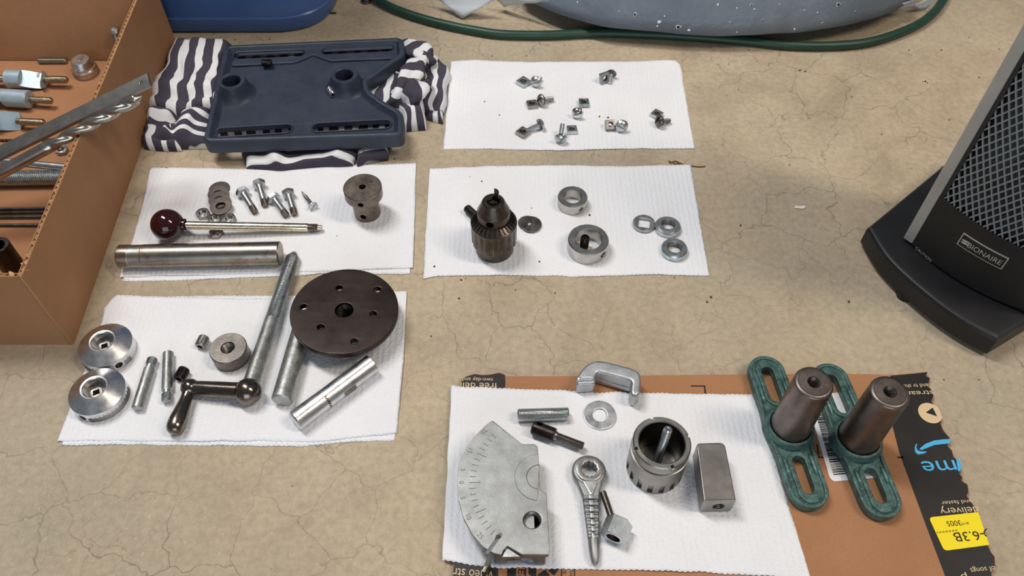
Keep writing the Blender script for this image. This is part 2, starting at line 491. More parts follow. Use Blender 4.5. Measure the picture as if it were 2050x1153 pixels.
# ---------------------------------------------------------------- paper towels
def towel_layer(name, left, right, top, bot, z, mat, parent=None, seed=0, nx=130, ny=50, amp=0.0007, curl=()):
    """edges are pixel polylines left/right (top to bottom) and top/bottom (left to right), all on the floor"""
    def poly(pts, t):
        pts = [G(*p, z) for p in pts]
        L = [0]
        for a, b in zip(pts[:-1], pts[1:]): L.append(L[-1] + (b - a).length)
        x = t * L[-1]
        for i in range(len(pts) - 1):
            if x <= L[i + 1] + 1e-9:
                k = (x - L[i]) / (L[i + 1] - L[i]); return pts[i].lerp(pts[i + 1], k)
        return pts[-1]
    c00, c10, c01, c11 = poly(top, 0), poly(top, 1), poly(bot, 0), poly(bot, 1)
    v = []; f = []
    for j in range(ny + 1):
        t = j / ny
        for i in range(nx + 1):
            s = i / nx
            p = poly(top, s) * (1 - t) + poly(bot, s) * t + poly(left, t) * (1 - s) + poly(right, t) * s \
                - (c00 * (1 - s) * (1 - t) + c10 * s * (1 - t) + c01 * (1 - s) * t + c11 * s * t)
            e = max(0, 1 - min(t, 1 - t) * 30)
            if j in (0, ny):                       # perforated edge
                p.y += (0.0004 if i % 2 else -0.0004) + 0.0012 * noise.noise(Vector((p.x * 60, seed, j)))
            if i in (0, nx):
                p.x += 0.0008 * noise.noise(Vector((p.y * 50, seed + 3, i)))
            n1 = noise.noise(Vector((p.x * 14 + seed, p.y * 14, seed))) + 0.5 * noise.noise(Vector((p.x * 45, p.y * 30 + seed, 3.3)))
            zz = z + amp * max(-0.6, min(0.55, n1))
            for (cs, ct, rr, hh) in curl:
                d = math.hypot((s - cs) * 1.8, t - ct)
                if d < rr: zz += hh * (1 - d / rr) ** 2
            v.append((p.x, p.y, zz))
    for j in range(ny):
        for i in range(nx):
            a = j * (nx + 1) + i
            f.append((a, a + nx + 1, a + nx + 2, a + 1))
    g = Geo().add(v, f)
    o = g.obj(name, mat, parent, fix=False)
    md = o.modifiers.new('ply', 'SOLIDIFY'); md.thickness = 0.0007; md.offset = -1
    return o
def towel(label, left, right, top, bot, z=0.0012, **k):
    o = towel_layer('paper_towel', left, right, top, bot, z, 'paper_towel', **k)
    return tag(o, label, 'paper towel', 'white paper towels laid out on the floor')
towel('white paper towel holding the slotted screws and square nuts', [(903, 122), (887, 298)], [(1353, 121), (1362, 128), (1391, 297)],
      [(903, 122), (950, 119), (1050, 124), (1250, 123), (1335, 119), (1353, 121)], [(887, 298), (960, 297), (1120, 301), (1250, 297), (1391, 297)], seed=1)
t2 = towel('white paper towel holding the maroon-knobbed lever and hex bolts', [(300, 340), (286, 409), (262, 487), (239, 555)], [(833, 326), (830, 440), (827, 536)],
      [(300, 340), (306, 335), (420, 336), (560, 340), (700, 331), (833, 326)], [(239, 555), (300, 551), (420, 550), (560, 545), (640, 543), (760, 538), (827, 536)], z=0.0018, seed=2)
towel_layer('under_layer', [(305, 345), (290, 410), (266, 487), (245, 563)], [(828, 330), (824, 440), (821, 548)],
      [(305, 345), (828, 330)], [(245, 563), (400, 559), (540, 553), (600, 552), (640, 547), (700, 549), (821, 548)], 0.0009, 'paper_towel', t2, 5)
towel('white paper towel holding the drill chuck and shaft collars', [(860, 337), (847, 558)], [(1383, 329), (1420, 552)],
      [(860, 337), (960, 333), (1100, 330), (1250, 333), (1383, 329)], [(847, 558), (880, 552), (1000, 550), (1180, 553), (1300, 549), (1420, 552)], seed=3)
t4 = towel('white paper towel holding the faceplate and crank screw', [(233, 590), (208, 617), (203, 645), (170, 738), (113, 884)], [(814, 582), (808, 720), (794, 866)],
      [(233, 590), (300, 594), (420, 596), (560, 598), (700, 590), (814, 582)], [(113, 884), (200, 881), (360, 883), (520, 882), (640, 884), (720, 874), (794, 866)], z=0.0018, seed=4)
towel_layer('under_layer', [(238, 594), (180, 735), (122, 892)], [(806, 590), (800, 720), (790, 881)],
      [(238, 594), (806, 590)], [(122, 892), (220, 889), (400, 891), (600, 893), (700, 884), (790, 881)], 0.0009, 'paper_towel', t4, 8)
CT = 0.0042                                       # top of the flat cardboard sheet
towel('white paper towel spread over the flattened carton', [(904, 771), (895, 940), (886, 1120)], [(1508, 790), (1560, 950), (1600, 1080), (1624, 1158)],
      [(904, 771), (1000, 777), (1200, 785), (1400, 788), (1508, 790)], [(886, 1120), (940, 1130), (1000, 1136), (1070, 1137), (1190, 1140), (1330, 1142), (1480, 1149), (1624, 1158)], z=CT + 0.0012, seed=6, amp=0.0010)
CZ = CT + 0.0016

# ---------------------------------------------------------------- flattened printed carton sheet
def px2(pts, z=0.0):
    return [tuple(G(u, v, z)[:2]) for u, v in pts]
torn_r = [(1858, 744), (1855, 752), (1863, 757), (1861, 764), (1858, 772), (1866, 780), (1870, 792), (1866, 803), (1872, 812), (1880, 822), (1887, 838), (1884, 848),
          (1890, 862), (1902, 876), (1903, 884), (1898, 892), (1907, 902), (1910, 914), (1918, 921), (1920, 930), (1926, 938), (1922, 948), (1928, 955), (1926, 962), (1938, 970), (1940, 984),
          (1936, 992), (1945, 1004), (1951, 1013), (1957, 1026), (1962, 1040), (1970, 1062), (1976, 1078), (1979, 1092), (1985, 1105), (1992, 1114), (1993, 1130), (1986, 1146), (1996, 1170), (2004, 1215)]
outline = [(935, 752), (950, 748), (966, 750), (980, 749), (1000, 745), (1012, 750), (1014, 753), (1100, 753), (1300, 751), (1500, 749), (1700, 748), (1790, 750), (1830, 746)] + torn_r + \
          [(890, 1215), (906, 1150), (908, 1128), (915, 1000), (918, 800), (920, 770), (925, 757)]
card = Geo().plate(px2(outline, CT), (), 0.0004, CT, 0.0003).obj('carton_sheet', 'cardboard_flat')
tag(card, 'flattened brown carton with torn black printed edge and yellow sticker', 'cardboard')
def decal(name, mat, pts, dz=0.00012, z=None, th=0.0001, parent=card, holes=()):
    z = CT if z is None else z
    return Geo().plate(px2(pts, z), [px2(h, z) for h in holes], z + dz - th, z + dz, 0).obj(name, mat, parent)
decal('black_band', 'black_print', [(1783, 752), (1830, 748)] + [(u - 1.5, v + 0.6) for u, v in torn_r[:38]] + [(1986, 1200), (1912, 1210), (1892, 1153), (1850, 1042), (1800, 905), (1786, 850), (1770, 800)])
decal('black_band', 'black_print', [(936, 753), (951, 749), (966, 751.5), (980, 750.5), (1000, 746.5), (1011, 751), (1012, 765), (1010, 800), (1003, 1000), (997, 1160), (992, 1210), (893, 1210), (907, 1150), (909, 1128), (916, 1000), (919, 800), (921, 771), (926, 758)])
def printed(s, a, b, hpx, mat, name='printed_text', parent=card, z=None, dz=0.00026, clip=None):
    """flat lettering whose baseline runs from pixel a to pixel b on the sheet; hpx = cap height in pixels"""
    z = CT if z is None else z
    vs_, fs_, wd = text_geo(s)
    A = G(a[0], a[1], z); B = G(b[0], b[1], z)
    ex = B - A; up = Vector((0, 0, 1)).cross(ex).normalized()
    mid = A.lerp(B, 0.5)
    dv = (a[1] + b[1]) / 2
    # cap height in metres: rows of ground per pixel at this place
    mpp = abs(G(a[0], dv, z).y - G(a[0], dv + 1, z).y)
    hm = hpx * mpp / 0.73
    g = Geo().add([A + ex * p.x + up * (p.y * hm) for p in vs_], fs_)
    if clip is not None:
        bm = bmesh.new(); bm.from_mesh(g.mesh('t', fix=False))
        for (c, d) in clip:                       # keep what lies to the left of the line c -> d (pixels)
            c3, d3 = G(*c, z), G(*d, z)
            nn = Vector((0, 0, 1)).cross(d3 - c3).normalized()
            bmesh.ops.bisect_plane(bm, geom=bm.verts[:] + bm.edges[:] + bm.faces[:], plane_co=c3, plane_no=nn, clear_inner=True)
        bm.verts.index_update()
        g = Geo().add([p.co.copy() for p in bm.verts], [tuple(q.index for q in f.verts) for f in bm.faces]); bm.free()
    for i, p in enumerate(g.v): g.v[i] = (p[0], p[1], z + dz)
    return g.obj(name, mat, parent, fix=False)
# right band, read from the far side of the sheet
printed('and tv sho', (1857, 768), (1806, 770), 8, 'tan_print')
printed('stream', (1867, 782), (1806, 784), 10, 'tan_print')
pc = G(1862, 827, CT); rr = 0.0098
ring = [(pc.x + rr * cos(2 * pi * i / 40), pc.y + rr * sin(2 * pi * i / 40)) for i in range(40)]
ring = [p for p in ring if p[0] < G(1884, 830, CT).x]
tri = px2([(1853, 826), (1867, 816), (1876, 834)], CT)
Geo().plate(ring, [tri], CT + 0.0001, CT + 0.00026).obj('play_symbol', 'tan_print', card)
# smile arrow
sm = [(1902, 881), (1885, 883), (1866, 889), (1850, 897), (1841, 901), (1845, 894), (1860, 885), (1880, 880), (1902, 879.0)]
decal('arrow_curve', 'blue_print', [(1840, 899), (1852, 889), (1870, 882), (1890, 879.5), (1903, 879), (1901, 888), (1888, 889), (1870, 891), (1855, 897), (1845, 901)], 0.00026)
decal('arrow_head', 'blue_print', [(1834, 888), (1836, 889), (1834, 896), (1837, 902), (1844, 904), (1856, 904), (1850, 908), (1838, 910), (1832, 905), (1831, 896)], 0.00026)
printed('me', (1909, 921), (1842, 924), 31, 'blue_print')
decal('printed_text', 'blue_print', [(1914, 919), (1921, 919), (1924.5, 938), (1921, 944), (1918, 943)], 0.00026)
printed('and faster', (1944, 1000), (1883, 1004), 8, 'tan_print')
printed('delivery', (1956, 1014), (1880, 1018), 15, 'tan_print')
printed('of songs', (1990, 1133), (1941, 1138), 11, 'tan_print')
printed('p', (1934, 1149), (1922, 1150), 12, 'tan_print')
yl = decal('yellow_sticker', 'yellow_label', rounded([(1859, 1036), (1958, 1025.5), (1980, 1091), (1890, 1103)], [8, 0, 0, 8], 4), 0.0004, th=0.0002)
printed('3005', (1921, 1042), (1893, 1044), 11, 'black_print', parent=yl, dz=0.0006)
printed('XB1 9TS', (1938, 1045), (1923, 1047), 5, 'black_print', parent=yl, dz=0.0006)
printed('-6.3B', (1966, 1063), (1906, 1067), 19, 'black_print', parent=yl, dz=0.0006)
decal('printed_text', 'black_print', [(1975, 1058), (1971, 1060), (1968, 1066), (1971, 1073), (1976, 1075), (1975, 1073), (1972, 1071), (1971, 1066), (1973, 1062), (1976, 1060)], 0.0006, parent=yl)
for i in range(26):
    u = 1875 + i * 1.6; v = 1063 - i * 0.17 + 2
    if i % 4 != 2: decal('micro_print', 'black_print', [(u, v), (u + 0.7, v), (u + 0.9, v + 3), (u + 0.2, v + 3)], 0.0006, parent=yl)
# left band
printed('two-day and', (987, 757), (926, 756), 8, 'tan_print')
printed('free deli', (995, 767), (922, 766), 14, 'tan_print')
printed('video str', (988, 1144), (908, 1137), 20, 'tan_print')
# recycling panel at the near edge
def bar(pts): return decal('black_print_mark', 'black_print', pts)
bar([(1016, 1128), (1034, 1128), (1032, 1185), (1014, 1185)])
printed('ER', (1038, 1139), (1036, 1166), 14, 'black_print')
bar([(1051, 1128), (1054, 1128), (1052, 1185), (1049, 1185)])
bar([(1058, 1128), (1073, 1128), (1074, 1153), (1072, 1160), (1058, 1149)])
bar([(1077, 1150), (1092, 1140), (1100, 1151), (1090, 1185), (1076, 1185)])
bar([(1096, 1138), (1120, 1138), (1111, 1150), (1109, 1152), (1098, 1143)])
bar([(1123, 1128), (1126, 1128), (1125, 1185), (1122, 1185)])
printed('ng', (1130, 1138), (1129, 1149), 7, 'black_print')
printed('for', (1141, 1138), (1140, 1157), 9, 'black_print')
bar([(1149, 1128), (1152, 1128), (1151, 1185), (1148, 1185)])
# corner marks
bar([(1383, 771.5), (1412, 771.5), (1412, 774), (1383, 774)]); bar([(1409, 774), (1412, 774), (1414, 790), (1410.5, 790)])
bar([(1634, 889), (1637, 889), (1641, 914), (1637.5, 914)]); bar([(1638, 914), (1654, 914), (1655, 917.5), (1638, 917.5)])
bar([(1796, 914), (1808, 914), (1809, 917.5), (1797, 917.5)])
# white shipping label with its barcode
lab = [(1612, 790), (1684, 786), (1751, 957), (1668, 964), (1660, 955)]
wl = decal('shipping_label', 'white_label', rounded(lab, 5, 3), 0.0004, th=0.0002)
random.seed(5)
v = 797.0
while v < 951:
    k = (v - 790) / 170.0
    ua = 1616 + k * 50 + 5; ub = ua + 42
    hgt_ = random.choice([1.0, 1.5, 2.2, 3.0])
    decal('barcode_bar', 'black_print', [(ua, v), (ub, v - 3.5), (ub + 0.3, v - 3.5 + hgt_), (ua + 0.3, v + hgt_)], 0.0006, parent=wl)
    v += hgt_ + random.choice([1.0, 1.6, 2.4])

# ---------------------------------------------------------------- open carton on the left
BH = 0.100
b0 = G(148, 690); b1 = G(355, 90)
yb_in = G(215, 125, 0.006).y                        # foot of the back wall, inside
xl = b0.x - 0.40
box_root = thing('open_carton', 'open brown corrugated carton full of rods and turned parts', 'box', T((0, 0, 0)))
def corrugated(name, p, q, h, parent, th=0.0042, lean=(0, 0), zb=0.0, flip=1):
    """corrugated wall standing on the line p -> q (outer face); flutes run upright and show in the cut top edge"""
    p = Vector((p[0], p[1], 0)); q = Vector((q[0], q[1], 0)); d = (q - p); L = d.length; d.normalize()
    nrm = Vector((-d.y, d.x, 0)) * flip
    g = Geo()
    nseg = 24
    def sheet(o0, o1, hh=0):
        v = []; f = []
        for i in range(nseg + 1):
            a = p + d * (L * i / nseg)
            jag = 0.0008 * noise.noise(Vector((i * 2.1, o0 * 900, 4))) + hh
            bow = Vector((lean[0], lean[1], 0))
            for o_ in (o0, o1):
                for z in (0, 0.25, 0.5, 0.75, 1):
                    pp = a + nrm * o_ + bow * (z ** 1.3); v.append((pp.x, pp.y, zb + z * (h + jag)))
        for i in range(nseg):
            for k in range(4):
                for s_ in (0, 5):
                    A = i * 10 + s_ + k; f.append((A, A + 10, A + 11, A + 1))
            f.append((i * 10 + 4, i * 10 + 14, i * 10 + 19, i * 10 + 9))
        f.append(tuple([0, 1, 2, 3, 4, 9, 8, 7, 6, 5])); o_ = nseg * 10; f.append(tuple(o_ + k for k in (0, 1, 2, 3, 4, 9, 8, 7, 6, 5)))
        g.add(v, f)
    sheet(0, 0.0007); sheet(th - 0.0007, th)
    o = g.obj(name, 'cardboard', parent)
    # fluted core
    pitch = 0.0068; m = int(L / pitch * 8); v = []; f = []
    for i in range(m + 1):
        s_ = L * i / m
        off = th / 2 + (th / 2 - 0.0008) * sin(2 * pi * s_ / pitch)
        jag = -0.0006 + 0.0012 * noise.noise(Vector((s_ * 160, 7, 1)))
        for z in (0, 0.5, 1):
            pp = p + d * s_ + nrm * off + Vector((lean[0], lean[1], 0)) * (z ** 1.3)
            v.append((pp.x, pp.y, zb + z * (h + jag)))
    for i in range(m):
        for k in (0, 1): f.append((i * 3 + k, i * 3 + 3 + k, i * 3 + 4 + k, i * 3 + 1 + k))
    c = Geo().add(v, f).obj('fluted_core', 'cardboard_torn', o, fix=False)
    md = c.modifiers.new('ply', 'SOLIDIFY'); md.thickness = 0.0004
    return o
corrugated('side_wall', b0[:2], b1[:2], BH, box_root, lean=(0.0, 0))
corrugated('front_wall', (xl, b0.y), (b0.x - 0.0005, b0.y), BH - 0.002, box_root)
corrugated('back_wall', (xl, yb_in), (b1.x - 0.003, yb_in), BH + 0.02, box_root, lean=(0, 0.030))
corrugated('side_wall', (xl, b0.y), (xl, yb_in), BH, box_root, flip=-1)
BF = 0.004                                         # inside floor level of the carton
Geo().plate([(xl, b0.y), (b0.x - 0.004, b0.y + .002), (b1.x - 0.004, yb_in), (xl, yb_in)], (), 0.0003, BF, 0).obj('bottom', 'cardboard_flat', box_root)
yfl = G(20, 279, 0.008).y
Geo().plate([(xl, yfl), (G(42, 278, .008).x, yfl + 0.0005), (b1.x - 0.03, yfl + .004), (b1.x - 0.006, yb_in), (xl, yb_in)], (), BF + 0.0004, 0.0082, 0.0003).obj('bottom_flap', 'cardboard_flat', box_root)
BF2 = 0.0082
# edge of the flap: open flutes
g = Geo(); x = xl + 0.2
while x < G(42, 278, .008).x:
    g.box(0.0022, 0.0008, 0.0022, 0, T((x, yfl - 0.0002, BF + 0.0012))); x += 0.0046
g.obj('open_flutes', 'debris', box_root)
# torn bits on the near corner
random.seed(11)
for (u, v) in [(54, 503), (46, 524), (43, 538), (20, 546)]:
    p = G(u, v, BH)
    pts = [(random.uniform(.0015, .0032) * cos(a) * (1 + .4 * random.random()), random.uniform(.0010, .0020) * sin(a)) for a in [k * pi / 4 for k in range(8)]]
    Geo().plate(pts, (), -0.0004, 0.0004).obj('torn_flake', 'cardboard_torn', box_root, T((p.x + .001, p.y, BH - 0.0015)) @ R(random.uniform(0, 3)) @ R(random.uniform(-.5, .5), 'X') @ R(random.uniform(-.6, .6), 'Y'))

# ---------------------------------------------------------------- blue storage tote
tl, tr = G(318, 67), G(612, 67); te = G(668, 0)
yf = tl.y; xr = te.x + 0.006; x0 = tl.x - 0.22; yb = yf + 0.40
base_t = rounded([(x0, yf), (xr, yf), (xr, yb), (x0, yb)], 0.075, 10)
cxy = Vector(((x0 + xr) / 2, (yf + yb) / 2))
def ringpts(k, z, grow):
    return [(cxy.x + (p[0] - cxy.x) * (1 + grow / 0.3), cxy.y + (p[1] - cxy.y) * (1 + grow / 0.3), z) for p in k]
g = Geo(); v = []; f = []; nr = len(base_t)
levels = [(0.0005, -0.006), (0.003, 0.0), (0.022, 0.004), (0.0235, 0.002), (0.10, 0.010), (0.20, 0.018), (0.28, 0.024), (0.28, 0.034), (0.295, 0.034), (0.295, 0.022), (0.24, 0.016), (0.03, -0.002)]
for z, gr in levels: v += ringpts(base_t, z, gr)
for j in range(len(levels) - 1):
    for i in range(nr): f.append((j * nr + i, j * nr + (i + 1) % nr, (j + 1) * nr + (i + 1) % nr, (j + 1) * nr + i))
f.append(tuple(range(nr - 1, -1, -1))); f.append(tuple((len(levels) - 1) * nr + i for i in range(nr)))
tote = g.add(v, f).obj('storage_tote', 'tote_plastic')
tag(tote, 'blue plastic storage tote with rounded corners behind the carton', 'storage bin')

# ---------------------------------------------------------------- grey sack
def sack():
    low = [(1040, -8), (1090, 18), (1190, 52), (1250, 61), (1330, 67), (1400, 71), (1500, 72), (1600, 66), (1700, 51), (1780, 29), (1835, -4)]
    cx = (G(1040, 0).x + G(1835, 0).x) / 2
    front = [G(u, v, 0.022) for u, v in low]
    yb_ = front[0].y + 0.30
    outline = [(p.x, p.y) for p in catmull(front, 6)]
    n0 = len(outline)
    xa, xb = outline[0][0], outline[-1][0]
    back = [(xb + 0.02, front[-1].y + 0.08), (xb + 0.0, yb_ - 0.05), (xb - 0.10, yb_), (xa + 0.10, yb_), (xa, yb_ - 0.05), (xa - 0.02, front[0].y + 0.08)]
    outline = outline + [tuple(p[:2]) for p in back]
    ring = [Vector(p) for p in outline]
    # resample evenly
    L = [0]
    for i in range(len(ring)): L.append(L[-1] + (ring[(i + 1) % len(ring)] - ring[i]).length)
    M_ = 160; rs = []
    for k in range(M_):
        x = L[-1] * k / M_
        i = max(j for j in range(len(ring)) if L[j] <= x)
        rs.append(ring[i].lerp(ring[(i + 1) % len(ring)], (x - L[i]) / (L[i + 1] - L[i])))
    c = Vector((cx, front[0].y + 0.11))
    g = Geo(); v = []; f = []
    lv = [(0.76, 0.001), (0.87, 0.008), (0.95, 0.0155), (1.0, 0.024), (0.985, 0.036), (0.95, 0.052), (0.88, 0.070), (0.76, 0.085), (0.58, 0.097), (0.38, 0.104), (0.18, 0.107)]
    for s_, z in lv:
        for p in rs:
            q = c + (p - c) * s_
            nz = noise.noise(Vector((q.x * 9, q.y * 9, 2))) + 0.4 * noise.noise(Vector((q.x * 30, q.y * 22, 5)))
            v.append((q.x, q.y, max(0.0008, z + 0.007 * nz * min(1, z / 0.05))))
    v.append((c.x, c.y, 0.108)); v.append((c.x, c.y, 0.0008))
    for j in range(len(lv) - 1):
        for i in range(M_): f.append((j * M_ + i, j * M_ + (i + 1) % M_, (j + 1) * M_ + (i + 1) % M_, (j + 1) * M_ + i))
    a = len(v) - 2
    for i in range(M_):
        f.append(((len(lv) - 1) * M_ + i, (len(lv) - 1) * M_ + (i + 1) % M_, a)); f.append(((i + 1) % M_, i, a + 1))
    root = thing('sack', 'puffy grey plastic sack with small punctures beside the green hose', 'bag', T((0, 0, 0)))
    body = g.add(v, f).obj('sack_body', 'grey_film', root, sharp=80)
    return root, body, c
sack_root, sack_body, sack_c = sack()
bpy.context.view_layer.update()
def on_sack(u, v):
    o = Vector((0, 0, H)); d = (G(u, v) - o).normalized()
    ok, loc, nr_, i = sack_body.ray_cast(o, d)
    return (loc, nr_) if ok else None
random.seed(3)
for (u, v, k, hole) in [(1271, 29, 1.5, 1), (1358, 54, 1.8, 1), (1319, 44, 1.3, 0), (1678, 9, 1.6, 1), (1646, 47, 1.1, 1), (1713, 23, 0.9, 1), (1504, 10, 1.1, 1), (1437, 9, 0.9, 0), (1526, 40, 0.8, 1), (1510, 18, 0.6, 0),
                        (1379, 60, 1.0, 0), (1636, 25, 0.6, 0), (1590, 58, 0.9, 0), (1330, 32, 0.6, 0), (1240, 22, 0.5, 0), (1156, 4, 0.7, 0), (1475, 16, 0.5, 0), (1560, 8, 0.5, 0), (1610, 20, 0.5, 0), (1475, 64, 0.5, 0), (1316, 52, 0.7, 0), (1460, 44, 0.4, 0)]:
    r = on_sack(u, v)
    if not r: continue
    loc, nn = r
    Mx = frame(loc, nn) @ R(random.uniform(0, 6))
    ro = [(0.0011 * k * cos(a) * (1 + 1.2 * random.random()), 0.0008 * k * sin(a) * (1 + 1.2 * random.random())) for a in [j * pi / 5 for j in range(10)]]
    t_ = Geo().plate(ro, (), 0.0001, 0.0006, 0.0002).obj('torn_lip', 'white_film', sack_root, Mx)
    if hole:
        Geo().plate([(p[0] * .68, p[1] * .68) for p in ro], (), 0.0004, 0.0009).obj('puncture', 'dark_hole', t_)
# loose seal flaps at both ends
def flap(pts, zs, name='seal_flap'):
    g = Geo(); A, B, Cc = [Vector((*G(u, v, z)[:2], z)) for (u, v), z in zip(pts, zs)]
    v = []; f = []; nn = 10; idx = {}
    for i in range(nn + 1):
        for j in range(nn + 1 - i):
            p = A + (B - A) * (i / nn) + (Cc - A) * (j / nn)
            p.z += 0.0018 * sin(i * 0.9) * sin(j * 0.7 + 1) * (i * j > 0); p.z = max(0.0006, p.z)
            idx[i, j] = len(v); v.append(p)
    for i in range(nn):
        for j in range(nn - i):
            f.append((idx[i, j], idx[i + 1, j], idx[i, j + 1]))
            if i + j < nn - 1: f.append((idx[i + 1, j], idx[i + 1, j + 1], idx[i, j + 1]))
    o = g.add(v, f).obj(name, 'clear_film', sack_root, sharp=25)
    md = o.modifiers.new('film', 'SOLIDIFY'); md.thickness = 0.0004
flap([(925, 37), (868, -8), (1000, -6)], [0.002, 0.018, 0.03])
flap([(990, -4), (1010, 14), (1100, 2)], [0.02, 0.004, 0.04])
flap([(1852, 20), (1826, 12), (1884, -12)], [0.002, 0.012, 0.02])
flap([(1760, 20), (1835, -2), (1830, 14)], [0.025, 0.03, 0.012])

# ---------------------------------------------------------------- garden hose
hr = 0.0056
hp = [(700, -40), (752, -2), (800, 22), (870, 44), (950, 61), (1010, 69), (1100, 70), (1200, 66), (1300, 69), (1400, 75), (1500, 83), (1570, 90), (1650, 92), (1730, 86), (1800, 66), (1855, 38), (1888, 0), (1905, -50)]
hose = Geo().tube(catmull([G(u, v, hr) for u, v in hp], 10), hr, 16).obj('garden_hose', 'hose_green')
tag(hose, 'dark green garden hose curving around the grey sack', 'hose')

# ---------------------------------------------------------------- tower heater
ht = thing('tower_heater', 'black and silver tower heater with diamond mesh grille', 'heater', T((0, 0, 0)))
BL_, BR_ = Vector((0.3445, 0.538)), Vector((0.4225, 0.4055))
fc = [BL_, Vector((0.3525, 0.4985)), Vector((0.3735, 0.4590)), Vector((0.3975, 0.4270)), BR_]
front = [tuple(p) for p in catmull(fc, 6)]
back = [tuple(BR_ + Vector((0.86, 0.50)) * 0.17), tuple(BL_ + Vector((0.76, 0.65)) * 0.17)]
HB = 0.030
lo = front + back
ins = lambda pts, k: [tuple(Vector((0.455, 0.545)) + (Vector(p) - Vector((0.455, 0.545))) * k) for p in pts]
g = Geo(); v = []; f = []
for k, z in ((0.97, 0.004), (1.0, 0.006), (1.0, 0.024), (0.985, 0.027), (0.96, 0.0285), (0.80, 0.0300)):
    v += [(p[0], p[1], z) for p in ins(lo, k)]
m = len(lo)
for j in range(5):
    for i in range(m): f.append((j * m + i, j * m + (i + 1) % m, (j + 1) * m + (i + 1) % m, (j + 1) * m + i))
f.append(tuple(range(m - 1, -1, -1))); f.append(tuple(5 * m + i for i in range(m)))
g.add(v, f).obj('base', 'black_plastic', ht, sharp=28)
for p in (BL_ + Vector((0.03, 0.01)), BR_ + Vector((0.015, 0.03)), BL_ + Vector((0.12, 0.10)), BR_ + Vector((0.13, 0.09)), Vector((0.372, 0.475))):
    Geo().lathe([(0, 0.0002), (0.008, 0.0002), (0.008, 0.006), (0, 0.006)], 16).obj('foot', 'satin_black', ht, T((p.x, p.y, 0)))
# tower: curved front panel between two silver side rails
FA, FB = Vector((0.3775, 0.5115)), Vector((0.4560, 0.4325))
ctrl = (FA + FB) / 2 + Vector((-0.71, -0.71)) * 0.020
HT = 0.46
def fp(s, z, off=0.0):
    p = FA * (1 - s) ** 2 + ctrl * 2 * s * (1 - s) + FB * s * s
    d = (ctrl - FA) * 2 * (1 - s) + (FB - ctrl) * 2 * s
    nn = Vector((d.y, -d.x)).normalized()
    nn = nn if nn.dot(Vector((-1, -1))) > 0 else -nn
    p = p + nn * off
    return Vector((p.x, p.y, z))
def find(u, v, off=0.0):
    best = (1e9, 0, 0)
    c, s = cos(TH), sin(TH)
    for i in range(0, 141):
        for j in range(0, 200):
            a = i / 140; z = 0.03 + j * 0.001
            p = fp(a, z, off); yy = p.y; zz = p.z - H
            zc = yy * c - zz * s; pu = 1025 + F * p.x / zc; pv = 576.5 - F * (yy * s + zz * c) / zc
            e = (pu - u) ** 2 + (pv - v) ** 2
            if e < best[0]: best = (e, a, z)
    return best[1], best[2]
def panel(name, mat, s0, s1, z0, z1, off, th, ns=24, nz=4):
    v = []; f = []
    for k in (off, off - th):
        for j in range(nz + 1):
            for i in range(ns + 1): v.append(fp(s0 + (s1 - s0) * i / ns, z0 + (z1 - z0) * j / nz, k))
    q = (ns + 1) * (nz + 1)
    for j in range(nz):
        for i in range(ns):
            a = j * (ns + 1) + i; f.append((a, a + 1, a + ns + 2, a + ns + 1)); f.append((q + a, q + a + ns + 1, q + a + ns + 2, q + a + 1))
    for i in range(ns):
        f.append((i, q + i, q + i + 1, i + 1)); a = nz * (ns + 1) + i; f.append((a, a + 1, q + a + 1, q + a))
    for j in range(nz):
        a = j * (ns + 1); f.append((a, a + ns + 1, q + a + ns + 1, q + a)); a += ns; f.append((a, q + a, q + a + ns + 1, a + ns + 1))
    return Geo().add(v, f).obj(name, mat, ht)
sg, zg = find(1885, 397)
ZG = 0.097
panel('front_panel', 'satin_black', 0, 1, 0.0325, ZG, 0.0, 0.006)
panel('grille_backing', 'grille_back', 0.02, 0.98, ZG - 0.004, HT - 0.03, -0.008, 0.002)
panel('grille_frame', 'satin_black', 0.0, 0.03, ZG, HT - 0.02, -0.0005, 0.008, 3)
panel('grille_frame', 'satin_black', 0.97, 1.0, ZG, HT - 0.02, -0.0005, 0.008, 3)
panel('top_panel', 'satin_black', 0, 1, HT - 0.03, HT, 0.0, 0.006)
# diamond mesh: strands climbing both ways
Lp = sum((fp((i + 1) / 40, 0) - fp(i / 40, 0)).length for i in range(40))
pw, phh = 0.0068, 0.0112                           # diamond width / height
g = Geo()
def strand(s_a, s_b, z_a, z_b):
    n_ = max(2, int(abs(s_b - s_a) * Lp / 0.004)); pts = []
    wv_ = 0.0011
    v = []; f = []
    for i in range(n_ + 1):
        t = i / n_; s_ = s_a + (s_b - s_a) * t; z = z_a + (z_b - z_a) * t
        for (dz, off) in ((-wv_, -0.0010), (wv_, -0.0010), (wv_, -0.0024), (-wv_, -0.0024)):
            v.append(fp(s_, z + dz, off))
    for i in range(n_):
        for k in range(4): f.append((i * 4 + k, i * 4 + (k + 1) % 4, i * 4 + 4 + (k + 1) % 4, i * 4 + 4 + k))
    g.add(v, f)
slope = phh / pw
z_lo, z_hi = ZG, HT - 0.03
s_lo, s_hi = 0.03, 0.97
run = (s_hi - s_lo) * Lp
k = -int(run * slope / phh) - 1
while z_lo + k * phh < z_hi:
    zs_ = z_lo + k * phh
    for sgn in (1, -1):
        # z = zs_ + slope * x for x in [0, run] (sgn flips side)
        xa = max(0, (z_lo - zs_) / slope); xb = min(run, (z_hi - zs_) / slope)
        if xb - xa > 0.001:
            a_, b_ = s_lo + xa / Lp, s_lo + xb / Lp
            if sgn < 0: a_, b_ = s_hi - xa / Lp, s_hi - xb / Lp
            strand(a_, b_, zs_ + slope * xa, zs_ + slope * xb)
    k += 1
gr = g.obj('grille_mesh', 'grille_metal', ht, fix=False)
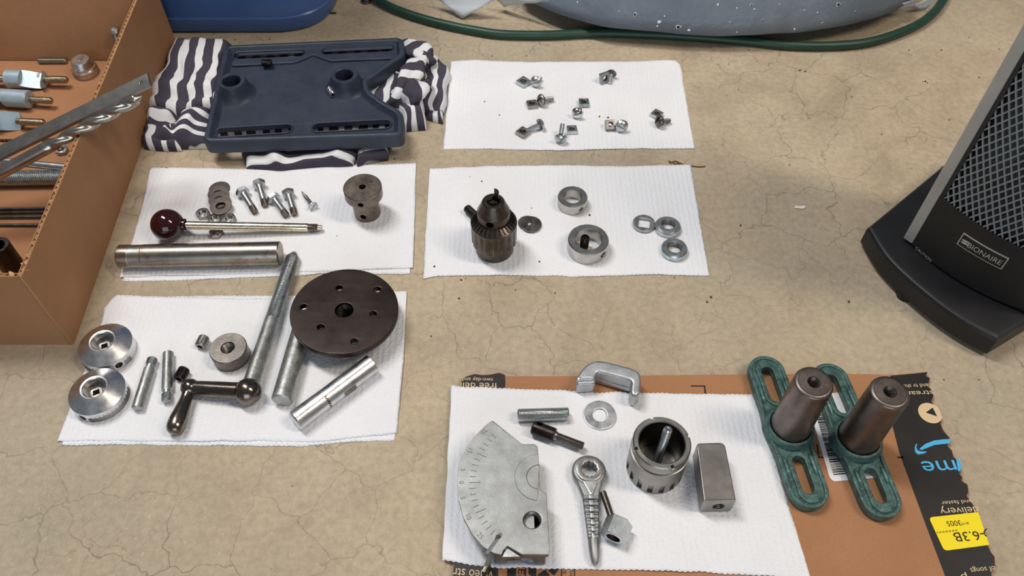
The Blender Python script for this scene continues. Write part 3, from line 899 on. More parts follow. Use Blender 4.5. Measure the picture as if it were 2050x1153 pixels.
# rails, sides, top
dback = Vector((0.71, 0.705))
for nm, P0, sd in (('side_rail', FA, Vector((-0.0062, 0.0078))), ('side_rail', FB, Vector((0.0070, -0.0042)))):
    q = [P0, P0 + sd, P0 + sd + dback * 0.085, P0 + dback * 0.085]
    Geo().plate(rounded([tuple(p) for p in q], 0.0015, 3), (), 0.0325, HT, 0.0008).obj(nm, 'silver_plastic', ht)
Geo().plate([tuple(FA + dback * 0.012), tuple(FB + dback * 0.012), tuple(FB + dback * 0.095), tuple(FA + dback * 0.095)], (), 0.0325, HT - 0.002, 0.002).obj('housing', 'black_plastic', ht)
# badge and lettering wrapped on the panel
def wrap_geo(vs_, fs_, off): return Geo().add([fp(p[0], p[1], off) for p in vs_], fs_)
sa, za = find(1924, 484); sb, zb_ = find(2011, 520)
zc_ = 0.0595; hb_ = 0.0072
s0b, s1b = sa, sb
def strip(name, mat, a0, a1, z0, z1, off, th, parent): 
    o = panel(name, mat, a0, a1, z0, z1, off, th, 12, 1); o.parent = parent; return o
ctr = (za + zb_) / 2
badge = panel('badge', 'badge_silver', s0b - 0.02, s1b + 0.02, ctr - hb_, ctr + hb_, 0.0008, 0.0010, 12, 1)
strip('badge_plate', 'satin_black', s0b - 0.012, s1b + 0.012, ctr - hb_ + 0.0009, ctr + hb_ - 0.0009, 0.0011, 0.0008, badge)
def wrap_text(s, a0, a1, z0, hm, off, mat, parent):
    vs_, fs_, wd = text_geo(s)
    k = hm / 0.73
    v = []
    wrap_geo([(a0 + (a1 - a0) * p.x, z0 + p.y * k) for p in vs_], fs_, off).obj('lettering', mat, parent, fix=False)
wrap_text('BIONAIRE', s0b + (s1b - s0b) * 0.17, s1b - 0.005, ctr - 0.0030, 0.0060, 0.0014, 'grey_print', badge)
# leaf-like mark before the name
sm_ = s0b + (s1b - s0b) * 0.085
for a_, dz in ((0.0, 0.0013), (0.0, -0.0013)):
    vs_ = [(sm_ + 0.030 * cos(t) + 0.01 * sin(t), ctr + dz + 0.0012 * sin(t)) for t in [i * pi / 8 for i in range(16)]]
    wrap_geo(vs_, [tuple(range(16))], 0.0014).obj('leaf_mark', 'grey_print', badge, fix=False)
sa, za = find(1834, 496); sb, zb_ = find(1864, 524)
wrap_text('CAUTION', sa, sb, (za + zb_) / 2 - 0.001, 0.0036, 0.0003, 'grey_print', ht)
# ================================================================ parts laid out on the towels
def lying(u1, v1, u2, v2, r, z=TZ, r2=None):
    """frame of a round bar lying on height z: axis from pixel 1 to pixel 2, local +Z along the bar; also its length"""
    r2 = r if r2 is None else r2
    a = G(u1, v1, z + r); b = G(u2, v2, z + r2)
    return frame(a, b - a, (0, 0, 1)), (b - a).length
def standing(u, v, z=TZ, rot=0.0):
    p = G(u, v, z); return T((p.x, p.y, z)) @ R(rot)

def cyl_cut(r, depth, M): return Geo().lathe([(0, 0), (r, 0), (r, depth), (0, depth)], 20, M)

# ---------------------------------------------------------------- striped shirt under the cast table
shirt = thing('striped_shirt', 'crumpled navy and white striped shirt under the cast plate', 'shirt', T((0, 0, 0)))
def cloth(name, c, height, periods, along='s', nx=70, ny=60, seed=0, crump=0.004, warp=0.12, edge=0.12, phase=0.0, zb=0.0006, fold=None, puff=0.5, curve=0.0):
    """c = corners TL TR BR BL in pixels on the floor. Puffed sheet with folds; weave coordinate counts stripe periods."""
    P_ = [G(u, v, zb) for u, v in c]
    v = []; f = []; uvv = []
    for j in range(ny + 1):
        t = j / ny
        for i in range(nx + 1):
            s = i / nx
            p = (P_[0] * (1 - s) + P_[1] * s) * (1 - t) + (P_[3] * (1 - s) + P_[2] * s) * t
            es = min(s, 1 - s) / edge; et = min(t, 1 - t) / edge
            e = (1 - (1 - min(1, es)) ** 2) ** puff * (1 - (1 - min(1, et)) ** 2) ** puff
            q = Vector((p.x * 22 + seed, p.y * 22, seed))
            n1 = noise.noise(q); n2 = noise.noise(q * 2.3 + Vector((9, 1, 4)))
            rid = (1 - abs(noise.noise(q * 1.3 + Vector((3, 3, 3))))) ** 3
            z = height * e * (0.8 + 0.25 * n1) + crump * (rid - 0.4 + 0.5 * n2) * e
            if fold: z += fold(s, t) * e
            x = p.x + 0.004 * n2 + 0.003 * noise.noise(q * 3.1); y = p.y + 0.004 * n1
            v.append((x, y, zb + max(0.0, z)))
            a = (s if along == 's' else t)
            uvv.append((a * periods + phase + warp * (n1 + 0.6 * n2) + curve * sin(pi * (t if along == 's' else s)), 0))
    for j in range(ny):
        for i in range(nx):
            k = j * (nx + 1) + i; f.append((k, k + nx + 1, k + nx + 2, k + 1))
    o = Geo().add(v, f).obj(name, 'striped_cotton', shirt, sharp=70, fix=False)
    ul = o.data.uv_layers.new(name='weave')
    for lp in o.data.loops: ul.data[lp.index].uv = uvv[lp.vertex_index]
    md = o.modifiers.new('cloth', 'SOLIDIFY'); md.thickness = 0.0008; md.offset = -1
    return o
gs = lambda x, c, w_: math.exp(-((x - c) / w_) ** 2)
cloth('shirt_body', [(425, 122), (830, 100), (800, 285), (420, 286)], 0.0232, 14, 's', seed=2, crump=0.001, warp=0.1, edge=0.06)
cloth('shirt_back', [(358, 96), (470, 100), (452, 245), (296, 232)], 0.030, 4.1, 's', seed=4, crump=0.003, warp=0.10, edge=0.16, phase=0.42,
      fold=lambda s, t: -0.010 * gs(t, 0.86, 0.06) - 0.004 * gs(s - 0.2 * t, 0.3, 0.06))
cloth('crumpled_side', [(296, 236), (446, 232), (432, 302), (291, 296)], 0.022, 3.4, 't', seed=9, crump=0.011, warp=0.5, edge=0.2, phase=0.0,
      fold=lambda s, t: 0.008 * sin(9 * s + 4 * t) - 0.006 * gs(s, 0.45, 0.07))
cloth('crumpled_side', [(290, 262), (372, 258), (360, 304), (288, 298)], 0.017, 2.7, 's', seed=13, crump=0.007, warp=0.3, edge=0.25, phase=0.1)
cloth('hem', [(478, 288), (730, 286), (706, 337), (496, 342)], 0.011, 2.0, 't', seed=21, crump=0.003, warp=0.10, edge=0.08, phase=0.02, curve=0.12,
      fold=lambda s, t: 0.006 * gs(s, 0.28, 0.06) + 0.008 * gs(s, 0.85, 0.10) * t)
cloth('hem', [(712, 286), (786, 284), (774, 322), (712, 338)], 0.013, 2.2, 't', seed=25, crump=0.003, warp=0.08, edge=0.12, phase=0.3, curve=0.1)
cloth('sleeve', [(846, 106), (898, 140), (889, 244), (842, 228)], 0.016, 2.3, 's', seed=31, crump=0.003, warp=0.08, edge=0.16, phase=0.56)
cloth('sleeve_cuff', [(858, 222), (890, 232), (888, 250), (856, 240)], 0.012, 1.4, 's', seed=33, crump=0.004, warp=0.2, edge=0.25)
cloth('shirt_front', [(792, 150), (838, 140), (852, 262), (800, 266)], 0.022, 2.2, 's', seed=35, crump=0.004, warp=0.12, edge=0.15, phase=0.5, curve=0.25)
cloth('twisted_fold', [(758, 166), (806, 128), (816, 208), (776, 218)], 0.019, 2.6, 's', seed=41, crump=0.007, warp=0.18, edge=0.2, phase=0.45, curve=-0.5)
# a rope-like twist across the front
tw = catmull([G(836, 100, 0.012), G(842, 118, 0.022), G(830, 140, 0.028), G(812, 168, 0.028), G(794, 196, 0.024), G(780, 214, 0.012)], 12)
def twist(pts, rad, periods, seed, name):
    n_ = len(pts); seg = 20; v = []; f = []; uvv = []
    for i, p in enumerate(pts):
        t = (pts[min(i + 1, n_ - 1)] - pts[max(i - 1, 0)]).normalized()
        up = Vector((0, 0, 1)); up = (up - t * up.dot(t)).normalized(); b = t.cross(up)
        rr = rad * (0.75 + 0.45 * sin(pi * i / (n_ - 1)))
        for k in range(seg):
            a = 2 * pi * k / seg
            r_ = rr * (1 + 0.28 * sin(3 * a + i * 0.16 + seed)) * (1 + 0.25 * noise.noise(Vector((i * 0.12, a, seed))))
            v.append(p + up * r_ * cos(a) + b * r_ * 1.25 * sin(a)); uvv.append((i / (n_ - 1) * periods + 0.25 * sin(a + i * .1), 0))
    for i in range(n_ - 1):
        for k in range(seg):
            k2 = (k + 1) % seg; f.append((i * seg + k, i * seg + k2, (i + 1) * seg + k2, (i + 1) * seg + k))
    o = Geo().add(v, f).obj(name, 'striped_cotton', shirt, sharp=70)
    ul = o.data.uv_layers.new(name='weave')
    for lp in o.data.loops: ul.data[lp.index].uv = uvv[lp.vertex_index]
twist(tw, 0.0075, 5.2, 1.0, 'twisted_fold')
twist(catmull([G(806, 92, 0.010), G(826, 100, 0.022), G(850, 112, 0.024), G(864, 128, 0.014)], 10), 0.008, 2.6, 2.0, 'twisted_fold')
twist(catmull([G(846, 168, 0.012), G(838, 176, 0.030), G(826, 186, 0.030), G(812, 206, 0.016)], 10), 0.008, 1.8, 4.0, 'twisted_fold')

# ---------------------------------------------------------------- dark cast table with slots and two sockets
ZP0, ZF, ZR = 0.021, 0.0265, 0.0335                # underside, recessed face, rim
tab = thing('cast_tilt_table', 'dark blue-grey cast iron table with four slots and two sockets', 'machine part', T((0, 0, 0)))
out_px = [(449, 89), (807, 73), (812, 107), (748, 152), (735, 160), (741, 180), (766, 199), (808, 223), (808, 270), (404, 283)]
out = rounded(px2(out_px, ZR), [0.010, 0.010, 0.006, 0.006, 0.006, 0.006, 0.006, 0.010, 0.010, 0.010], 6)
def slot_px(a, b, w): return stadium(G(*a, ZF), G(*b, ZF), w)
slots = [slot_px((482, 114), (600, 109), 0.0062), slot_px((655, 105), (778, 99), 0.0062), slot_px((443, 266), (572, 258), 0.0064), slot_px((638, 256), (770, 249), 0.0064)]
Geo().plate(out, slots, ZP0, ZF, 0.001).obj('table_face', 'plate_paint', tab)
cen = Vector((sum(p[0] for p in out) / len(out), sum(p[1] for p in out) / len(out)))
def inset(poly, d):
    N_ = len(poly); res = []
    area_ = sum(poly[i][0] * poly[(i + 1) % N_][1] - poly[(i + 1) % N_][0] * poly[i][1] for i in range(N_))
    sg_ = 1 if area_ > 0 else -1
    for i in range(N_):
        p = Vector(poly[i]); a = Vector(poly[i - 1]); b = Vector(poly[(i + 1) % N_])
        e1 = (p - a).normalized(); e2 = (b - p).normalized()
        n1 = Vector((-e1.y, e1.x)) * sg_; n2 = Vector((-e2.y, e2.x)) * sg_
        nn = (n1 + n2); nn = nn / max(0.4, nn.length_squared / 2) if nn.length > 1e-6 else n1
        res.append(tuple(p + nn * d))
    return res
# rim: rounded lip lofted around the outline, dropping to the face
g = Geo(); v = []; f = []; N_ = len(out)
prof = [(0.004, 0.0165), (0.0, 0.0165), (-0.0004, 0.021), (0.0, ZR - 0.003), (0.0008, ZR - 0.0012), (0.0022, ZR), (0.0052, ZR), (0.0068, ZR - 0.001), (0.0085, ZF + 0.0015), (0.011, ZF + 0.0002), (0.012, ZF - 0.001)]
rings = []
for d, z in prof: v += [(p[0], p[1], z) for p in (inset(out, d) if d else out)]
for j in range(len(prof) - 1):
    for i in range(N_): f.append((j * N_ + i, j * N_ + (i + 1) % N_, (j + 1) * N_ + (i + 1) % N_, (j + 1) * N_ + i))
g.add(v, f).obj('rim', 'plate_paint', tab, sharp=50)
# raised land that carries the two far slots, with a dip between them
land = px2([(470, 99), (795, 84), (796, 112), (790, 116), (660, 121), (640, 114), (626, 108), (610, 116), (590, 124), (462, 131)], ZF + 0.003)
Geo().plate(rounded(land, 0.004, 4), slots[:2], ZF - 0.001, ZF + 0.0026, 0.0011, res=2).obj('slot_land', 'plate_paint', tab)
for sl, (a, b) in zip(slots[2:], (((443, 266), (572, 258)), ((638, 256), (770, 249)))):
    big = stadium(G(*a, ZF), G(*b, ZF), 0.0084)
    Geo().plate(big, [sl], ZF - 0.001, ZF + 0.0014, 0.0009, res=2).obj('slot_lip', 'plate_paint', tab)
def socket(u, v, ztop, ub, vb):
    top = G(u, v, ztop)
    h = ztop
    Geo().lathe([(0.0100, ztop - 0.020), (0.0100, ztop - 0.0008), (0.0108, ztop), (0.0142, ztop), (0.0152, ztop - 0.0012), (0.0172, ztop - 0.008), (0.0188, ZF + 0.005), (0.0208, ZF + 0.0016), (0.0240, ZF - 0.0005)], 40
          ).obj('socket', 'plate_paint', tab, T((top.x, top.y, 0)))
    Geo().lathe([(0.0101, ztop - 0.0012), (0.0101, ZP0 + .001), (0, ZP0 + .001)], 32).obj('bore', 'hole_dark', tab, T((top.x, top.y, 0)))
socket(463, 161, 0.0445, 0, 0)
socket(689, 149, 0.0445, 0, 0)

def set_screw(name, label, u, v, du, dv, lpx, dpx, z, mat, zc=None, tilt=0.0, cat='set screw', pitch=0.0011):
    """small threaded grub screw with a hex socket, lying with its axis along picture direction (du, dv)"""
    k = S(v, z); r = dpx / 2 * k
    c = G(u, v, z + r); e = G(u + du, v + dv, z + r)
    d = (e - c).normalized(); d.z = tilt; d.normalize(); L = lpx
    root = thing(name, label, cat, frame(c, d, (0, 0, 1)), None)
    g = Geo().thread(r, -L / 2, L / 2, pitch, pitch * 0.42, 18, chamfer=r * 0.22, cap=False)
    # ends: cup point and socket end
    rc = r * 0.80
    g.lathe([(rc, -L / 2), (rc * .5, -L / 2 + 0.0006), (0, -L / 2 + 0.0012)], 18)
    hx = [(r * 0.52 * cos(a), r * 0.52 * sin(a)) for a in [i * pi / 3 for i in range(6)]]
    g.plate(circle(rc, 18), [hx], L / 2 - 0.0002, L / 2)
    o = g.obj('threaded_body', mat, root)
    Geo().prism([(p[0] * 1.02, p[1] * 1.02) for p in hx], L / 2 - 0.0028, L / 2 - 0.0022).obj('hex_socket', 'hole_dark', root)
    return root
set_screw('set_screw', 'black set screw lying on the cast iron table beside the slot', 534, 126, 10, -0.5, 0.0112, 15, ZF + 0.002, 'black_oxide')
set_screw('set_screw', 'bright silver set screw lying beside the right socket of the cast table', 662.5, 184, 5.5, 9, 0.0125, 13, ZF, 'chrome')

# ---------------------------------------------------------------- screws and square nuts (far towel)
def square_nut(label, u, v, wpx, rot, tilt=None, mat='zinc_dull', zoff=0.0):
    a = wpx * S(v, TZ) / 2; h = a * 0.72
    p = G(u, v, TZ + h)
    M = T((p.x, p.y, TZ + zoff)) @ R(rot)
    if tilt: M = M @ tilt
    hole = circle(a * 0.5, 20)
    sq = rounded([(-a, -a), (a, -a), (a, a), (-a, a)], a * 0.12, 2)
    root = thing('square_nut', label, 'nut', M, 'square nuts on the far towel')
    Geo().plate(sq, [hole], 0, h, a * 0.1).obj('nut_body', mat, root)
    Geo().thread(a * 0.52, 0.0003, h - 0.0003, 0.0009, 0.0004, 16, cap=False).obj('thread', 'hole_dark', root)
    return root
def machine_screw(label, uh, vh, ut, vt, head_px, L, mat='zinc', wash=False, slot_rot=0.6, dz_tip=0.0, zt=None, head_style='round', lift=None):
    """slotted screw lying down: head centre pixel, tip pixel direction; L length under head (m)"""
    k = S(vh, TZ); rh = head_px * k / 2; rs = rh * 0.40
    a = G(uh, vh, TZ + rh); b = G(ut, vt, TZ + rs)
    d = b - a; d.z = 0; d.normalize()
    ang = math.asin(min(0.6, (rh - rs) / L * 0.95)) if lift is None else lift
    d = d * cos(ang) - Vector((0, 0, 1)) * sin(ang); d.normalize()
    root = thing('slotted_screw', label, 'screw', frame(a + Vector((0, 0, -rh * 0.04)), d, (0, 0, 1)), 'slotted screws on the far towel')
    hd = [(0, -rh * 0.62), (rh * 0.35, -rh * 0.58), (rh * 0.68, -rh * 0.44), (rh * 0.9, -rh * 0.22), (rh, 0.0), (rh * 0.97, rh * 0.04), (0, rh * 0.04)]
    if head_style == 'oval':
        hd = [(0, -rh * 0.4), (rh * 0.6, -rh * 0.33), (rh, -rh * 0.1), (rh * 0.96, 0.0), (rs, rh * 0.3), (0, rh * 0.3)]
    h = Geo().lathe(hd, 28).obj('head', mat, root)
    cut(h, Geo().box(rh * 2.4, rh * 0.30, rh * 0.62, 0, R(slot_rot) @ T((0, 0, -rh * 0.85))))
    Geo().lathe([(rs * .86, 0), (rs * .86, rh * .5)], 16).obj('shank', mat, root)
    Geo().thread(rs, rh * 0.1, L, 0.0010, 0.00042, 16, chamfer=rs * .25).obj('thread', mat, root)
    if wash:
        g = Geo()
        nT = 14; ring = []
        for i in range(nT * 2):
            rr = rh * (0.98 if i % 2 else 0.82); ring.append((rr * cos(pi * i / nT), rr * sin(pi * i / nT)))
        Geo().plate(ring, [circle(rs * 1.1, 16)], rh * 0.08, rh * 0.24, 0).obj('lock_washer', 'steel_dark', root, R(0.1, 'X'))
    return root
sq = square_nut
sq('square nut turned like a diamond beside a shiny slotted screw head', 1048, 161, 22, 0.78, mat='zinc')
machine_screw('bright zinc slotted screw leaning against the diamond-turned square nut', 1073, 163, 1086, 150, 23, 0.014, 'zinc', slot_rot=1.0)
sq('square nut standing on edge against a screw head', 1208, 156, 21, 0.5, tilt=T((0, 0, 0.0055)) @ R(1.25, 'X') , mat='zinc_dull')
machine_screw('zinc slotted screw with dark head pointing its tip away from the nut on edge', 1224, 147, 1220, 166, 21, 0.0135, 'zinc', wash=True)
sq('dark square nut touching the screw with toothed washer', 1065, 206, 20, 0.2, mat='steel')
machine_screw('dark slotted screw with toothed washer beside dark square nut', 1083, 200, 1108, 197, 24, 0.0165, 'steel', wash=True, slot_rot=0.4)
sq('square nut sitting squarely behind a polished slotted screw', 1169, 203, 20, 0.0, mat='zinc_dull')
machine_screw('polished slotted screw with its head turned away from the squarely set nut', 1155.5, 226, 1164, 213, 23, 0.013, 'chrome', slot_rot=1.15)
sq('square nut at the tip of the fully threaded screw', 1047, 262, 22, 0.85, mat='steel')
machine_screw('long zinc slotted screw lying on its side with threads towards a nut', 1082, 248, 1060, 260, 23, 0.0185, 'zinc', wash=True)
machine_screw('zinc slotted screw standing head down with its thread pointing up', 1122, 276, 1127, 254, 25, 0.0175, 'zinc', wash=True, lift=-0.35)
sq('pale square nut beside the screw standing head down', 1145, 257, 20, 0.05, mat='zinc')
sq('square nut tipped up against a bulging slotted screw head', 1221, 250, 20, 0.1, tilt=T((0, 0, 0.003)) @ R(0.55, 'X'), mat='steel')
machine_screw('bulging bright slotted screw head beside the tipped square nut', 1245, 252, 1240, 238, 26, 0.0135, 'zinc', slot_rot=2.2)
sq('square nut lying under the edge of a dark-headed screw', 1315.5, 226, 20, 0.9, mat='zinc')
machine_screw('dark-headed screw resting against the square nut at the towel corner', 1320, 242, 1340, 242, 24, 0.0145, 'steel_dark', wash=True, slot_rot=0.2)

# ---------------------------------------------------------------- washers, nuts, bolts, lever (middle-left towel)
def flat_washer(label, u, v, wpx, hole_ratio, z, th=0.0016, mat='washer_steel', hole=None, tilt=None, group=None, name='flat_washer'):
    r = wpx * S(v, z) / 2; p = G(u, v, z + th)
    h = hole if hole else circle(r * hole_ratio, 28)
    if hole: h = [(q[0] * r, q[1] * r) for q in hole]
    M = T((p.x, p.y, z))
    if tilt: M = M @ tilt
    o = Geo().plate(circle(r, 40), [h], 0, th, th * 0.22).obj(name, mat, None, M)
    return tag(o, label, 'washer', group)
oval = [(q[0] * 0.42, q[1] * 0.42) for q in stadium((-0.22, 0.0), (0.22, 0.0), 0.86, 8)]
gW = 'stacked washers with oval holes'
flat_washer('washer at the bottom of the leaning grey stack, farthest from the lever', 439, 377, 41, .35, TZ, hole=oval, group=gW, tilt=R(-0.04, 'X'))
flat_washer('second washer up in the leaning grey stack behind the lever', 436.5, 386.5, 41, .35, TZ + 0.0022, hole=oval, group=gW, tilt=R(0.10, 'X'))
flat_washer('third washer up in the leaning grey stack behind the lever', 438.5, 398.5, 42, .35, TZ + 0.0042, hole=oval, group=gW, tilt=R(0.13, 'X'))
flat_washer('top washer of the leaning grey stack, its oval hole fully showing', 441.5, 411, 43.5, .35, TZ + 0.0060, hole=oval, group=gW, tilt=R(0.16, 'X') @ R(0.1))

def hex_nut(label, u, v, wpx, rot, mat='steel', z=TZ, group='hex nuts around the lever rod', tilt=None):
    k = S(v, z); r = wpx * k / 2; h = r * 0.62
    p = G(u, v, z + h)
    root = thing('hex_nut', label, 'nut', T((p.x, p.y, z)) @ R(rot) @ (tilt if tilt else Matrix.Identity(4)), group)
    hx = [(r * cos(i * pi / 3), r * sin(i * pi / 3)) for i in range(6)]
    o = Geo().plate(hx, [circle(r * 0.52, 24)], 0, h, 0).obj('nut_body', mat, root)
    # chamfered corners
    rc = r * 0.90
    prof = [(0, -0.001), (rc + 0.0, -0.001), (rc, 0.0), (r * 1.02, h * 0.2), (r * 1.02, h * 0.8), (rc, h), (rc, h + 0.001), (0, h + 0.001)]
    big = Geo().lathe(prof, 30)
    c = bpy.data.objects.new('cutter', big.mesh('cutter')); C.objects.link(c)
    md = o.modifiers.new('b', 'BOOLEAN'); md.operation = 'INTERSECT'; md.object = c; md.solver = 'EXACT'
    o.parent = None
    bpy.context.view_layer.update()
    nm = bpy.data.meshes.new_from_object(o.evaluated_get(bpy.context.evaluated_depsgraph_get()))
    o.modifiers.clear(); o.data = nm; nm.set_sharp_from_angle(angle=radians(25)); bpy.data.objects.remove(c); o.parent = root
    Geo().thread(r * 0.53, 0.0002, h - 0.0002, 0.0010, 0.0006, 18, cap=False).obj('thread', 'steel', root)
    return root
hex_nut('hex nut touching the washer stack on its left side', 405, 425, 28, 0.15)
hex_nut('hex nut against the lever rod between washers and rod', 428.5, 436, 27, 0.5)
hex_nut('hex nut against the lever rod, beside the nut below the washers', 458, 436, 28, 0.1)
hex_nut('hex nut on the shaft side of the lever rod', 432, 463, 29, 0.05)

def hex_bolt(label, uh, vh, ut, vt, head_px, shank_px, rot=0.0):
    k = S(vh, TZ); R_ = head_px * k / 2; rs = shank_px * k / 2; Rf = R_ * 0.866
    a = G(uh, vh, TZ + Rf); b = G(ut, vt, TZ + rs)
    d = b - a; L = d.length
    root = thing('hex_bolt', label, 'bolt', frame(a, d, (0, 0, 1)) @ R(rot), 'zinc hex bolts on the lever towel')
    hh = R_ * 0.62
    hx = [(R_ * cos(i * pi / 3 + pi / 6), R_ * sin(i * pi / 3 + pi / 6)) for i in range(6)]
    o = Geo().prism(hx, -hh * 0.6, hh * 0.4).obj('head', 'zinc', root)
    cut(o, Geo().lathe([(R_ * .88, -hh * .62), (R_ * 1.3, -hh * 0.25), (R_ * 1.3, -hh * .9), (R_ * .88, -hh * .9), (R_ * .88, -hh * .62)], 24))
    Geo().lathe([(rs * 1.5, hh * .38), (rs * 1.5, hh * .55), (rs * 1.05, hh * .56), (rs * .98, hh)], 20).obj('shoulder', 'zinc', root)
    Geo().thread(rs, hh * .5, L * 0.74, 0.0011, 0.00022, 16, cap=False).obj('shank', 'zinc', root)
    Geo().thread(rs * 1.0, L * 0.72, L, 0.0011, 0.0005, 18, chamfer=rs * .2).obj('threaded_tip', 'steel_brown', root)
    return root
hex_bolt('zinc hex bolt at the washer end of the row', 486, 385, 511, 425, 27, 13.5)
hex_bolt('zinc hex bolt lying farthest back in the row', 518.5, 369, 531, 412, 26.5, 13.5, 0.3)
hex_bolt('zinc hex bolt touching another bolt with its tip, threads worn brown', 548, 397, 574, 432, 26.5, 13.5, 0.15)
hex_bolt('zinc hex bolt lying next to the wood screw', 577.5, 388, 589.5, 429, 26.5, 13.5, 0.5)

# slotted wood screw
k = S(414, TZ); rh = 10.2 * k
a = G(627, 413, TZ + rh * 0.85); b = G(603.5, 383, TZ + 0.0012)
d = b - a; L = d.length
ws = thing('wood_screw', 'slotted flat-head wood screw beside the hex bolts', 'screw', frame(a, d, (0, 0, 1)))
o = Geo().lathe([(0, -0.0006), (rh * .97, -0.0006), (rh, -0.0002), (rh * 0.42, rh * 0.75), (0, rh * 0.75)], 28).obj('head', 'zinc', ws)
cut(o, Geo().box(rh * 2.4, rh * .24, 0.003, 0, R(0.9) @ T((0, 0, -0.0022))))
Geo().lathe([(rh * .40, rh * .6), (rh * .38, L * 0.45)], 16).obj('shank', 'steel', ws)
v = []; f = []; seg = 16; z0, z1 = L * .42, L; nn = 40
for j in range(nn + 1):
    z = z0 + (z1 - z0) * j / nn
    base = rh * .42 * (1 - 0.85 * max(0, (j / nn - .35) / .65) ** 1.2)
    for i in range(seg):
        ph = (z / 0.0021 - i / seg) % 1; rr = base * (0.72 + 0.33 * max(0, 1 - abs(ph - .5) * 4)); A = 2 * pi * i / seg
        v.append((rr * cos(A), rr * sin(A), z))
for j in range(nn):
    for i in range(seg): f.append((j * seg + i, j * seg + (i + 1) % seg, (j + 1) * seg + (i + 1) % seg, (j + 1) * seg + i))
Geo().add(v, f).obj('thread', 'steel', ws)

# lever with maroon ball
rb = 32.5 * S(450, .016)
lv = thing('ball_lever', 'plated lever rod with glossy maroon ball knob', 'lever', None)
a = G(335.5, 450.5, TZ + rb); rr_ = 0.0043
b = G(645, 456, TZ + rr_)
d = b - a; L = d.length; lv.matrix_basis = frame(a, d, (0, 0, 1))
Geo().lathe([(0, -rb)] + [(rb * sin(t), -rb * cos(t)) for t in [i * pi / 24 for i in range(1, 22)]] + [(rb * .42, rb * .93), (rb * .42, rb * 1.06), (rb * .3, rb * 1.08)], 48).obj('ball_knob', 'maroon_plastic', lv, sharp=50)
Geo().lathe([(rr_ * .8, rb * .9), (rr_ * .8, rb * 1.12), (rr_, rb * 1.16), (rr_, L - 0.0145), (rr_ * .9, L - 0.0138), (0, L - 0.0138)], 28).obj('rod', 'nickel', lv)
Geo().thread(rr_ * .97, L - 0.0138, L - 0.0045, 0.0018, 0.0007, 20).obj('thread', 'steel_brown', lv)
Geo().lathe([(rr_ * .66, L - 0.005), (rr_ * .64, L - 0.0006), (rr_ * .52, L), (0, L)], 20).obj('pilot_tip', 'nickel', lv)

# flanged spindle nose standing stem down
base = G(736, 427, TZ)
hT = rise(base, 374) - TZ
r1 = 38.5 * S(374, TZ + hT); r0 = 26 * S(427, TZ); th = 0.0115
fs = thing('flanged_bushing', 'grey steel flange standing on its drilled round stem', 'machine part', T((base.x, base.y, TZ)))
o = Geo().lathe([(0, hT - th), (r1 - .0004, hT - th), (r1, hT - th + .0004), (r1, hT - .0006), (r1 - .0006, hT), (0, hT)], 56).obj('flange', 'steel_brown', fs)
cut(o, Geo().lathe([(0, hT - 0.009), (0.0034, hT - 0.009), (0.0034, hT + .001), (0, hT + .001)], 24),
    cyl_cut(0.0028, 0.03, frame((0, -r1 - 0.004, hT - th + 0.0052), (0, 1, 0)) @ T((-.0005, 0, 0))))
o = Geo().lathe([(0, 0), (r0 - .0005, 0), (r0, .0006), (r0, hT - th + .0004), (0, hT - th + .0004)], 40).obj('stem', 'steel_brown', fs)
cut(o, cyl_cut(0.0031, 0.012, frame((-0.002, -r0 - 0.002, 0.0085), (0.05, 1, 0))))

# heavy round shaft with a turned-down end
M, L = lying(240, 514, 562, 507, 24.2 * S(512, .012))
r = 24.2 * S(512, .012)
sh = thing('round_shaft', 'thick oil-stained steel shaft with a grooved collar end', 'shaft', M)
Geo().lathe([(0, 0), (r * .94, 0), (r, .0008), (r, 0.0105), (r * .985, 0.0108)], 48).obj('collar_end', 'shaft_steel', sh)
Geo().lathe([(r * .985, 0.0108), (r * .965, 0.0112), (r * .965, 0.0225), (r * .985, 0.0232)], 48).obj('turned_band', 'steel', sh)
Geo().lathe([(r * .985, 0.0230), (r, 0.0238), (r, L - .0012), (r * .93, L), (0, L)], 48).obj('body', 'shaft_steel', sh)

# ---------------------------------------------------------------- chuck and collars (middle-right towel)
base = G(990, 498, TZ)
kk = S(498, TZ)
hg = rise(base, 438) - TZ; hn = rise(base, 402) - TZ; hj = rise(base, 385) - TZ
ck = thing('drill_chuck', 'keyed drill chuck standing nose up with a ring of gear teeth', 'drill chuck', T((base.x, base.y, TZ)))
rb_, rs_ = 38 * kk, 45.5 * S(470, .02)
Geo().lathe([(0, 0), (rb_ - .001, 0), (rb_, .001), (rb_, 0.0135), (rb_ + .0004, 0.014)], 56).obj('body', 'chuck_steel', ck)
v = []; f = []; seg = 96
lv_ = [(0.0115, 0.0), (0.0125, 0.9), (0.014, 1.0), (hg - 0.010, 1.0), (hg - 0.007, 0.2), (hg - 0.0058, 0.0)]
for z, amp in lv_:
    for i in range(seg):
        fl_ = 1 if (i % 6) < 4 else 0
        r = rs_ - 0.0003 - (0.0012 * amp if not fl_ else 0.0)
        if z < 0.0124: r = rb_ + (0.0002 if not fl_ else 0.0002)
        elif z < 0.0135: r = rb_ + (rs_ - rb_) * 0.55 - (0.001 if not fl_ else 0)
        A = 2 * pi * i / seg; v.append((r * cos(A), r * sin(A), z))
for j in range(len(lv_) - 1):
    for i in range(seg): f.append((j * seg + i, j * seg + (i + 1) % seg, (j + 1) * seg + (i + 1) % seg, (j + 1) * seg + i))
g = Geo().add(v, f)
g.lathe([(rs_ - .0004, hg - 0.0062), (rs_, hg - 0.0055), (rs_, hg - 0.0042), (rs_ - .0006, hg - 0.0036), (rs_ * .70, hg + 0.0005)], 96)
g.obj('fluted_sleeve', 'chuck_steel', ck)
nt = 30
tooth = Geo()
